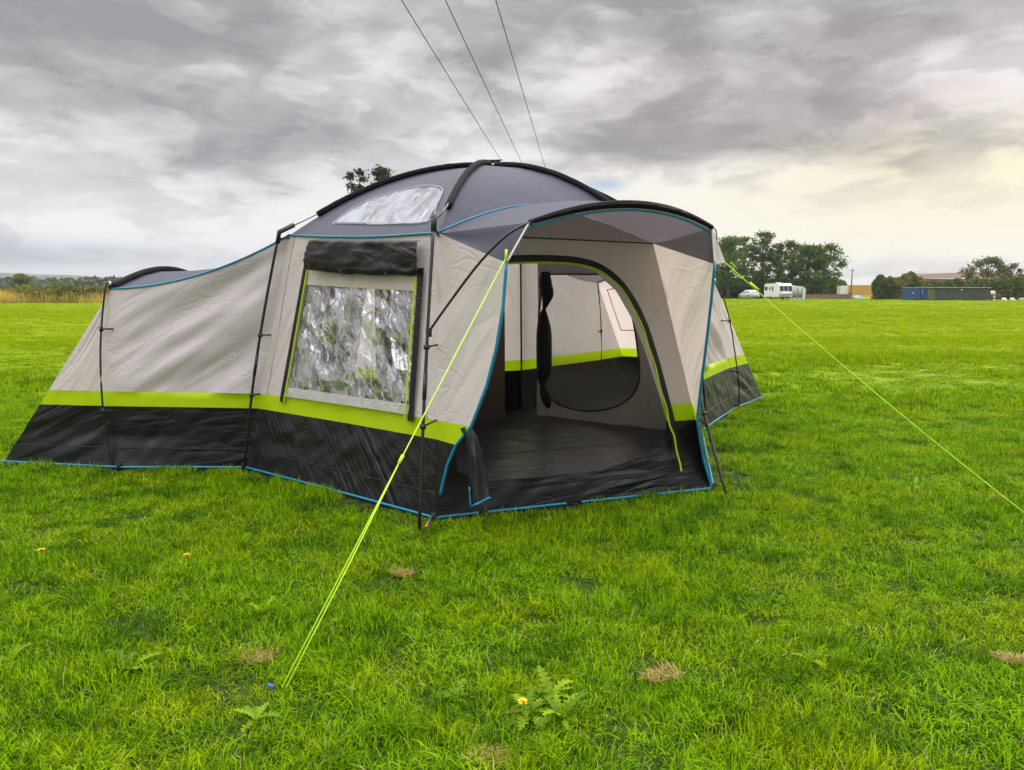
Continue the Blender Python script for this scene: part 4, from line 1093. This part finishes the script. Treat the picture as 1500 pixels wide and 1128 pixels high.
# ------------------------------------------------------------------ distance left: wood, hill, hedge, fence
m, nt, o = mat('far_wood')
pos = N(nt, 'ShaderNodeNewGeometry').outputs['Position']
c = mix(nt, sstep(nt, tnoise(nt, pos, .09, 4, .6), .4, .65), (.030, .052, .030), (.07, .10, .045))
p = N(nt, 'ShaderNodeBsdfPrincipled'); nt.links.new(c, p.inputs['Base Color']); p.inputs['Roughness'].default_value = 1
nt.links.new(p.outputs[0], o.inputs[0]); m_far = m
def hill(name, x0, x1, y, depth, hf, m_):
    q = MB(); rows = []
    for j in range(13):
        f = j / 12; rows.append([V((lerp(x0, x1, i / 80), y + depth * (f - .5), hf(lerp(x0, x1, i / 80)) * math.sin(math.pi * f) - 1)) for i in range(81)])
    q.grid(rows); o_ = q.build(name, m_); return tag(o_, kind='structure')
def px(u, y): return (u - 750) / F * y
hill('hill', px(-700, 1500), px(260, 1500), 1500, 500, lambda x: max(2, 36 - abs(x - px(10, 1500)) * .045 + 3 * noise.noise(V((x * .01, 0, 0)))), m_far)
hill('hills', px(150, 1800), px(2300, 1800), 1800, 500, lambda x: 13 + 8 * noise.noise(V((x * .002, 3, 0))), m_far)
q = MB(); r2 = random.Random(77)
for k in range(420):
    u = r2.uniform(-500, 330); y = r2.uniform(380, 520); x = px(u, y); hh = r2.uniform(4.8, 8.6) * (y / 430); ww = r2.uniform(7, 13); cb_ = r2.random()
    for _ in range(60):
        a = r2.uniform(0, 6.28); e_ = math.asin(r2.random()); d = V((math.cos(a) * math.cos(e_) * ww / 2, math.sin(a) * math.cos(e_) * ww / 2, math.sin(e_) * hh * .5 + hh * .5)) * r2.uniform(.85, 1.05)
        leafq(q, V((x, y, 0)) + d, r2.uniform(.9, 1.9), r2, min(1, max(.01, cb_ + r2.gauss(0, .15))))
m_wood = leafmat('wood_leaves', (.032, .055, .028), (.09, .12, .045), (.11, .095, .06), sc=.03, tr=.15)
tag(q.build('distant_wood', m_wood, smooth=False), 'distant wood along the horizon at the far left', 'wood', kind='stuff')
tree('field_tree', V((px(37, 200), 200, 0)), 5.3, 6.4, 'mid', 501, 'round bright green tree beyond the left fence', bare=.05, clumps=60, per=80, leaf=.3)
hedge('hedge', -80, 165, 108, 1.9, 'dark', 12, 'dark low hedge behind the left fence', 2, 9000, .25)
# rough strip of dry grass and shrubs on the left boundary
m_dry = leafmat('dry_grass', (.42, .32, .08), (.80, .62, .20), (.24, .28, .05), tr=.5, sc=.12)
q = MB(); r2 = random.Random(5)
for _ in range(26000):
    u = r2.uniform(-160, 175); y = r2.uniform(88, 96)
    if u > 40 and r2.random() < .45: continue
    blade(q, px(u, y), y, r2.uniform(.5, 1.65) * (1 + .3 * noise.noise(V((u * .05, 0, 0)))), .05, r2.uniform(0, 6.28), abs(r2.gauss(0, .25)), r2.uniform(.01, 1), .5, 2)
tag(q.build('dry_grass', m_dry), 'tall dry yellow grass along the left field edge', 'dry grass', kind='stuff')
for k in range(16):
    u = [42, 60, 66, 78, 90, 96, 102, 108, 116, 122, 128, 134, 141, 149, 20, 158][k]; y = 90 + r2.uniform(-1, 1); t_ = root('scrub_bush', (px(u, y), y, 0), None, 'bush', 'scrub bushes along the left fence')
    t_['label'] = 'scrubby bush in the rough strip along the left fence'
    c2 = MB(); s2 = MB(); hh = r2.uniform(1.3, 2.5); 
    s2.tube([V((0, 0, 0)), V((.1, 0, hh * .5)), V((0, 0, hh * .9))], [.05, .03, .01], 5)
    for _ in range(420):
        f = r2.random(); d = V((r2.gauss(0, .50), r2.gauss(0, .5), f * hh))
        leafq(c2, d, .15 * r2.uniform(.6, 1.4), r2, r2.uniform(.01, 1))
    s2.build('stem', m_bark, t_); c2.build('foliage', LM['yel' if k % 3 != 1 else 'mid'], t_, smooth=False)
m_wood2 = simple('weathered_post', (.16, .13, .10), .9)
fence = root('wire_fence', (px(-60, 97), 97, 0), 'post and wire fence along the left field edge', 'fence')
fl_ = px(-60, 97); uu = -60; tops = []
for u in range(-60, 171, 14):
    h_ = 1.5 if u % 28 else 1.75; x = px(u + (u * 7 % 5), 97) - fl_
    q = MB(); q.tube([V((x, 0, -.1)), V((x + .03 * ((u % 3) - 1), 0, h_)), V((x + .03 * ((u % 3) - 1), 0, h_ + .02))], [.08, .075, .03], 6); q.build('post', m_wood2, fence)
for z in (.6, 1.0, 1.35):
    q = MB(); q.tube([V((0, -.05, z)), V((px(170, 97) - fl_, -.05, z))], .012, 4); q.build('wire', m_steel, fence)
q = MB(); q.tube([V((px(145, 96) - fl_, -.8, -.1)), V((px(145, 96) - fl_, -.8, 2.4))], .13, 8); q.build('post', m_wood2, fence)

# ------------------------------------------------------------------ vehicles and yard
m_carp = simple('silver_paint', (.55, .58, .60), .3, .2, .03, spec=.6)
m_cwhite = simple('caravan_white', (.70, .70, .69), .3, 0, .04)
m_glass = simple('dark_glass', (.02, .025, .035), .08, 0, .1, spec=.8)
m_tyre = simple('tyre', (.012, .012, .012), .8); m_rim = simple('rim', (.5, .5, .52), .3, .8)
m_lamp = simple('tail_lamp', (.35, .02, .02), .3); m_grey = simple('grey_plastic', (.12, .12, .13), .6)
def wheel(parent, x, y, r=.34, wd=.22):
    q = MB(); q.tube([V((x, y - wd / 2, r)), V((x, y + wd / 2, r))], r, 18); t_ = q.build('wheel', m_tyre, parent, smooth=False)
    q = MB(); q.tube([V((x, y - wd / 2 - .01, r)), V((x, y + wd / 2 + .01, r))], r * .62, 14); q.build('rim', m_rim, t_, smooth=False)
# car: local +x is forward
cy = 129
car = root('parked_car', (px(1095, cy), cy, 0), 'silver estate car parked at the hedge left of the caravan', 'car', rz=R(103))
def loft(q, secs):
    rows = [[V(p) for p in s_] + [V(s_[0])] for s_ in secs]; q.grid(rows); n_ = len(secs[0])
    for s_, rev in ((0, 1), (len(secs) - 1, 0)):
        b0 = s_ * (n_ + 1); ii = [b0 + i for i in range(n_)]; q.face(*(ii[::-1] if rev else ii))
def csec(x, zb, zs, zt, wb, wt): return [(x, -wb, zb), (x, -wb, zs), (x, -wt, zt), (x, wt, zt), (x, wb, zs), (x, wb, zb)]
q = MB(); loft(q, [csec(-1.98, .45, .80, 1.0, .72, .66), csec(-1.9, .26, .85, 1.05, .86, .80), csec(-1.2, .22, .92, 1.02, .9, .84), csec(.6, .22, .92, 1.0, .9, .84), csec(1.5, .22, .82, .95, .88, .78), csec(1.98, .28, .68, .84, .80, .70), csec(2.08, .38, .6, .7, .65, .6)])
body = q.build('body', m_carp, car)
q = MB(); loft(q, [csec(-1.85, 1.0, 1.03, 1.08, .80, .76), csec(-1.55, 1.0, 1.35, 1.46, .76, .62), csec(-.6, 1.0, 1.42, 1.54, .78, .62), csec(.3, 1.0, 1.38, 1.50, .78, .62), csec(1.15, .96, .98, 1.0, .80, .74)]); q.build('cabin', m_carp, car)
for sx_ in (-1, 1):
    q = MB()
    q.face(*[q.vert((x, sx_ * (.785 - (z - 1.0) * .16) , z)) for x, z in ((-1.5, 1.06), (.85, 1.06), (.25, 1.36), (-1.35, 1.36))]); q.build('side_window', m_glass, car)
    q = MB(); q.box((-1.97, sx_ * .68, .86), (.06, .22, .14)); q.build('tail_light', m_lamp, car)
    q = MB(); q.box((.75, sx_ * .95, 1.05), (.14, .14, .1)); q.build('mirror', m_carp, car)
    for x in (-1.25, 1.3): wheel(car, x, sx_ * .80)
    q = MB(); q.box((2.0, sx_ * .6, .66), (.10, .26, .1)); q.build('headlight', m_glass, car)
q = MB(); q.face(*[q.vert(v_) for v_ in ((-1.86, -.66, 1.08), (-1.86, .66, 1.08), (-1.60, .56, 1.38), (-1.60, -.56, 1.38))]); q.build('rear_window', m_glass, car)
q = MB(); q.box((-1.99, 0, .42), (.06, 1.5, .22)); q.build('bumper', m_grey, car)
q = MB(); q.box((-2.00, 0, .72), (.02, .5, .11)); q.build('number_plate', simple('plate', (.55, .45, .08), .5), car)
# caravan: long side to the left, window end toward the camera's right
vy = 121
cv = root('touring_caravan', (px(1137, vy), vy, 0), 'white touring caravan with dark front window beside the awning', 'caravan', rz=R(-83))
q = MB()
prof = [(-2.6, .45), (2.35, .45), (2.55, .9), (2.62, 1.35), (2.45, 2.1), (2.1, 2.48), (1.5, 2.56), (-2.2, 2.5), (-2.55, 2.35), (-2.62, 1.5)]
q.extr(prof, 0, 2.15); q.build('body', m_cwhite, cv, smooth=False)
q = MB(); q.box((-.1, 0, .36), (4.6, 2.0, .2)); q.build('chassis', m_grey, cv)
q = MB(); q.box((0, 0, 2.60), (.8, .6, .16), top=(.8, .8)); q.build('roof_vent', m_cwhite, cv)
for y0 in (-.68, 0, .68):
    q = MB(); q.face(*[q.vert(v_) for v_ in ((2.635, y0 - .31, 1.36), (2.635, y0 + .31, 1.36), (2.46, y0 + .31, 2.14), (2.46, y0 - .31, 2.14))]); q.build('front_window', m_glass, cv)
for x0, w_, z0, h_ in ((-1.9, .95, 1.75, .55), (-.6, .42, 1.75, .45), (.35, .42, 1.7, .75), (-1.25, .0, 1.5, 0)):
    if not w_: continue
    for sg_ in (-1, 1):
        q = MB(); q.box((x0, sg_ * 1.08, z0), (w_, .03, h_)); q.build('side_window', m_glass, cv, smooth=False)
for sg_ in (-1, 1): wheel(cv, -.4, sg_ * .98, .32, .2)
q = MB(); q.box((2.60, 0, 1.02), (.08, 1.7, .42), top=(.9, 1)); q.build('front_locker', m_cwhite, cv)
q = MB(); q.tube([V((2.4, -.6, .45)), V((3.5, 0, .45))], .05, 6); q.tube([V((2.4, .6, .45)), V((3.5, 0, .45))], .05, 6); q.tube([V((3.3, 0, 0)), V((3.3, 0, .7))], .04, 6); q.build('tow_frame', m_grey, cv)
m_awn = simple('awning_fabric', (.55, .56, .57), .7)
aw = root('awning', (px(1166, 122), 122, 0), 'pale grey awning attached right of the caravan', 'awning', rz=R(-12))
q = MB(); q.extr([(-1.05, 0), (1.0, 0), (.95, 1.7), (.55, 2.05), (-1.05, 2.25)], 0, 2.6); q.build('shell', m_awn, aw, smooth=False)
for x0 in (-.62, .1):
    q = MB(); q.box((x0, -1.32, 1.0), (.55, .03, 1.35)); q.build('window', simple('awning_window', (.25, .27, .29), .3), aw)
for x0 in (-1.0, -.27, .42, .95):
    q = MB(); q.box((x0, -1.33, .95), (.06, .05, 1.9)); q.build('frame', m_grey, aw)
# yard: trailer, timber wagon, low wall, bits
m_timb = simple('yellow_timber', (.50, .30, .07), .8, 0, .25, 3); m_brick = simple('brick', (.20, .12, .09), .9, 0, .3, 8)
wy = 132
wg = root('timber_clad_wagon', (px(1260, wy), wy, 0), 'yellow timber clad trailer body in the far yard', 'trailer')
r2 = random.Random(9)
q = MB()
for k in range(22): q.box((-2.3 + k * .215, .0 + r2.uniform(-.01, .01), 1.45), (.20, 1.8, 1.75 + r2.uniform(-.05, .05)))
q.build('planked_side', m_timb, wg, smooth=False)
q = MB(); q.box((0, -.05, .5), (4.8, 2.0, .16)); q.build('deck', simple('deck_yellow', (.55, .38, .03), .6), wg)
for x in (-1.6, 1.5): wheel(wg, x, -.85, .36, .22)
wh = root('box_trailer', (px(1233, 133), 133, 0), 'white box trailer left of the timber wagon', 'trailer')
q = MB(); q.box((0, 0, 1.45), (1.9, 1.6, 1.6)); q.build('box', m_cwhite, wh, smooth=False)
q = MB(); q.box((-.5, 0, .5), (3.4, 1.5, .12)); q.build('chassis', m_grey, wh); wheel(wh, .3, -.75, .34, .2)
bw = MB(); bw.box((0, 0, .38), (8.8, .35, .76)); bw.box((0, 0, .80), (8.9, .45, .08)); o_ = bw.build('garden_wall', m_brick, loc=(px(1205, 128), 128, 0), smooth=False); tag(o_, 'low reddish wall running right from the awning', 'wall')
q = MB(); q.box((0, 0, .5), (.45, .45, 1.1)); q.box((0, 0, 1.08), (.52, .52, .08)); tag(q.build('wall_pier', m_brick, loc=(px(1242, 127), 127, 0), smooth=False), 'brick pier at the end of the low wall under the telegraph pole', 'pier')
for k, (u, c_, lab) in enumerate(((1250, (.5, .5, .52), 'white sack beside the timber wagon'), (1254, (.35, .4, .5), 'blue grey bundle beside the timber wagon'), (1283, (.5, .5, .5), 'pale crate at the right end of the timber wagon'))):
    q = MB(); q.box((0, 0, .3), (.8, .6, .6), .3, top=(.7, .7)); q.box((.3, -.3, .15), (.5, .4, .3), .8, top=(.8, .8)); q.box((0, 0, .62), (.4, .3, .1), .5, top=(.5, .5))
    tag(q.build('sack', simple('sack_%d' % k, c_, .8), loc=(px(u, 127), 127, 0)), lab, 'sack')
# containers
m_cb = simple('blue_steel', (.022, .060, .17), .5, 0, .15, 2); m_green = simple('green_cladding', (.045, .055, .045), .6, 0, .2, 2); m_green2 = simple('light_green_cladding', (.085, .11, .06), .6, 0, .2, 2)
m_roofp = simple('pale_roof_edge', (.42, .43, .42), .6)
by = 110
bc = root('blue_container', (px(1343, by), by, 0), 'blue steel storage container left of the green shed', 'container')
def corr(q, x0, x1, y, z0, z1, step=.12, dep=.035):
    rows0 = []; rows1 = []; x = x0; k = 0
    while x <= x1 + 1e-6:
        d = (0, 0, dep, dep)[k % 4]; rows0.append(V((x, y - d, z0))); rows1.append(V((x, y - d, z1))); x += step / 2; k += 1
    q.grid([rows0, rows1])
q = MB(); q.box((0, 1.5, .98), (2.1, 2.9, 1.75)); corr(q, -1.05, 1.05, .03, .12, 1.84, .2); q.build('shell', m_cb, bc, smooth=False)
q = MB(); q.box((0, 1.5, 1.89), (2.2, 3.1, .06)); q.build('roof', m_roofp, bc, smooth=False)
q = MB(); q.box((.55, -.04, .95), (.85, .05, 1.55)); d_ = q.build('door', simple('shaded_side_blue', (.015, .04, .14), .5), bc, smooth=False)  # darker blue panel paints in the shade on the container's side face
q = MB(); q.tube([V((.3, -.09, .5)), V((.3, -.09, 1.5))], .025, 6); q.build('handle', m_steel, d_)
q = MB(); q.box((-.95, -.05, 1.1), (.14, .03, .16)); q.build('notice', m_white, bc)
sh = root('storage_shed', (px(1354, by), by, 0), 'long low dark green corrugated shed by the hedge', 'shed')
L_ = px(1446, by) - px(1354, by)
q = MB(); q.box((L_ / 2, 1.6, .95), (L_ - .02, 3.1, 1.74)); corr(q, 1.2, L_, .03, .1, 1.8, .22, .04); q.build('cladding', m_green, sh, smooth=False)
q = MB(); corr(q, .02, 1.16, .01, .1, 1.8, .22, .04); q.build('cladding', m_green2, sh, smooth=False)
q = MB(); q.box((L_ / 2, 1.5, 1.87), (L_ + .1, 3.4, .07)); q.build('roof', m_roofp, sh, smooth=False)
for x0, m__ in ((4.85, m_white), (6.5, m_grey), (8.0, m_grey)):
    q = MB(); q.box((x0, -.04, 1.55), (.30, .05, .13)); q.build('window', m__, sh)
for x0 in (3.75, 6.0):
    q = MB(); q.box((x0, -.035, .9), (.05, .04, 1.6)); q.build('joint_strip', m_grey, sh)
# marker, sign and mast right of the shed
mk = root('water_point', (px(1450, 107), 107, 0), 'white box on a red and white striped post right of the shed', 'marker post')
m_or = simple('orange_paint', (.55, .16, .04), .6)
for k in range(6):
    q = MB(); q.box((.2, 0, .12 + k * .24), (.16, .16, .238)); q.build('stripe', m_or if k % 2 else m_white, mk)
q = MB(); q.box((-.12, -.02, 1.15), (.42, .2, .5)); q.build('cabinet', m_white, mk)
q = MB(); q.box((-.12, .02, .45), (.12, .12, .9)); q.build('post', m_wood2, mk)
q = MB(); q.tube([V((0, 0, 0)), V((0, 0, 2)), V((.05, 0, 4.2))], [.035, .03, .02], 6); q.tube([V((0, 0, 0)), V((0, 0, .25))], .08, 6); tag(q.build('mast', simple('rusty_mast', (.25, .09, .06), .7), loc=(px(1443, 108), 108, 0)), 'thin rusty mast standing at the right end of the shed', 'mast')
r2 = random.Random(4)
for k, (u, lab) in enumerate(((1466, 'white bag on the ground right of the striped post'), (1478, 'pale bag lying between the two outer bags under the right hedge'), (1492, 'pinkish bag under the hedge nearest the right edge'))):
    q = MB(); q.box((0, 0, .22), (.5 + .2 * (k == 2), .4, .44), r2.uniform(0, 1), top=(.7, .8)); q.box((.2, -.1, .12), (.3, .3, .24), .5, top=(.8, .8)); tag(q.build('bag', m_white if k != 2 else simple('pinkish', (.5, .3, .3), .7), loc=(px(u, 108), 108, 0)), lab, 'bag')
# barn behind the hedge
bn = root('farm_barn', (px(1395, 190), 190, 0), 'big barn with long rusty brown roof behind the right hedge', 'barn')
m_rust = simple('rusty_roof', (.11, .062, .042), .9, 0, .25, .8)
w2 = 12.2
q = MB(); rows = [[V((x, -8, 3.6)) for x in (-w2, w2)], [V((x, 0, 5.2)) for x in (-w2, w2 - 1)], [V((x, 8, 3.6)) for x in (-w2, w2)]]
rows = [[V((lerp(-w2, w2, i / 20), y_, (5.3 + .9 * i / 20 if y_ == 0 else 4.1 + .7 * i / 20))) for i in range(21)] for y_ in (-8, 0, 8)]
q.grid(rows); q.build('roof', m_rust, bn, smooth=False)
q = MB(); q.box((0, 0, 2.05), (2 * w2 - .6, 15.4, 4.1)); q.build('wall', simple('barn_wall', (.12, .11, .10), .9), bn, smooth=False)

# ------------------------------------------------------------------ poles and cables
tp = root('telegraph_pole', (px(1243, 128), 128, 0), 'wooden telegraph pole in the gap between trees and hedge', 'utility pole')
q = MB(); q.tube([V((0, 0, -.2)), V((.02, 0, 2.6)), V((.06, 0, 5.0))], [.13, .11, .09], 8); q.build('shaft', m_wood2, tp)
q = MB(); q.box((.06, 0, 4.7), (.7, .08, .08)); q.build('crossarm', m_wood2, tp)
az = math.atan((850 - 750) / F / cp); dv_ = V((math.sin(az), math.cos(az), 0)); sd_ = V((math.cos(az), -math.sin(az), 0))
up0 = dv_ * 75 + sd_ * 0
Zc = 7.6; offs = []
for k, u in enumerate((598, 660, 731)):
    p = atz(u, 0, Zc); offs.append(p.dot(sd_))
polex = dv_ * 78 + sd_ * offs[1]
ep = root('power_line_pole', (polex.x, polex.y, 0), 'wooden power pole carrying three cables behind the tent', 'utility pole', rz=-az)
q = MB(); q.tube([V((0, 0, -.2)), V((0, 0, 4)), V((0, 0, Zc - .1))], [.16, .14, .12], 8); q.build('shaft', m_wood2, ep)
q = MB(); q.box((0, 0, Zc - .16), (2.8, .12, .12)); q.build('crossarm', m_wood2, ep)
for k in range(3):
    q = MB(); q.tube([V((offs[k] - offs[1], 0, Zc - .1)), V((offs[k] - offs[1], 0, Zc + .02))], .05, 8); q.build('insulator', m_grey, ep)
    pts_ = []
    for j in range(61):
        f = j / 60; dd_ = lerp(-30, 78, f); p = dv_ * dd_ + sd_ * offs[k]; p.z = Zc - .5 * 4 * f * (1 - f) * .5 + .02; pts_.append(p)
    q = MB(); q.tube(pts_, .011, 5); o_ = q.build('power_cable', m_plastic)
    tag(o_, ['leftmost of the three black overhead cables', 'middle one of the three black overhead cables', 'rightmost of the three black overhead cables'][k], 'cable', 'overhead power cables')
q = MB(); q.box((0, 1000, 34.5), (4000, 2300, 71)); m, nt, o = mat('thin_air')
pvv = N(nt, 'ShaderNodeVolumePrincipled'); pvv.inputs['Density'].default_value = .0002; pvv.inputs['Color'].default_value = (.80, .87, .96, 1); pvv.inputs['Anisotropy'].default_value = .2
nt.links.new(pvv.outputs[0], o.inputs['Volume']); hz = tag(q.build('haze', m, smooth=False), 'thin pale air haze over the whole field', 'haze', kind='stuff')
print('points', len(pts), 'grass')
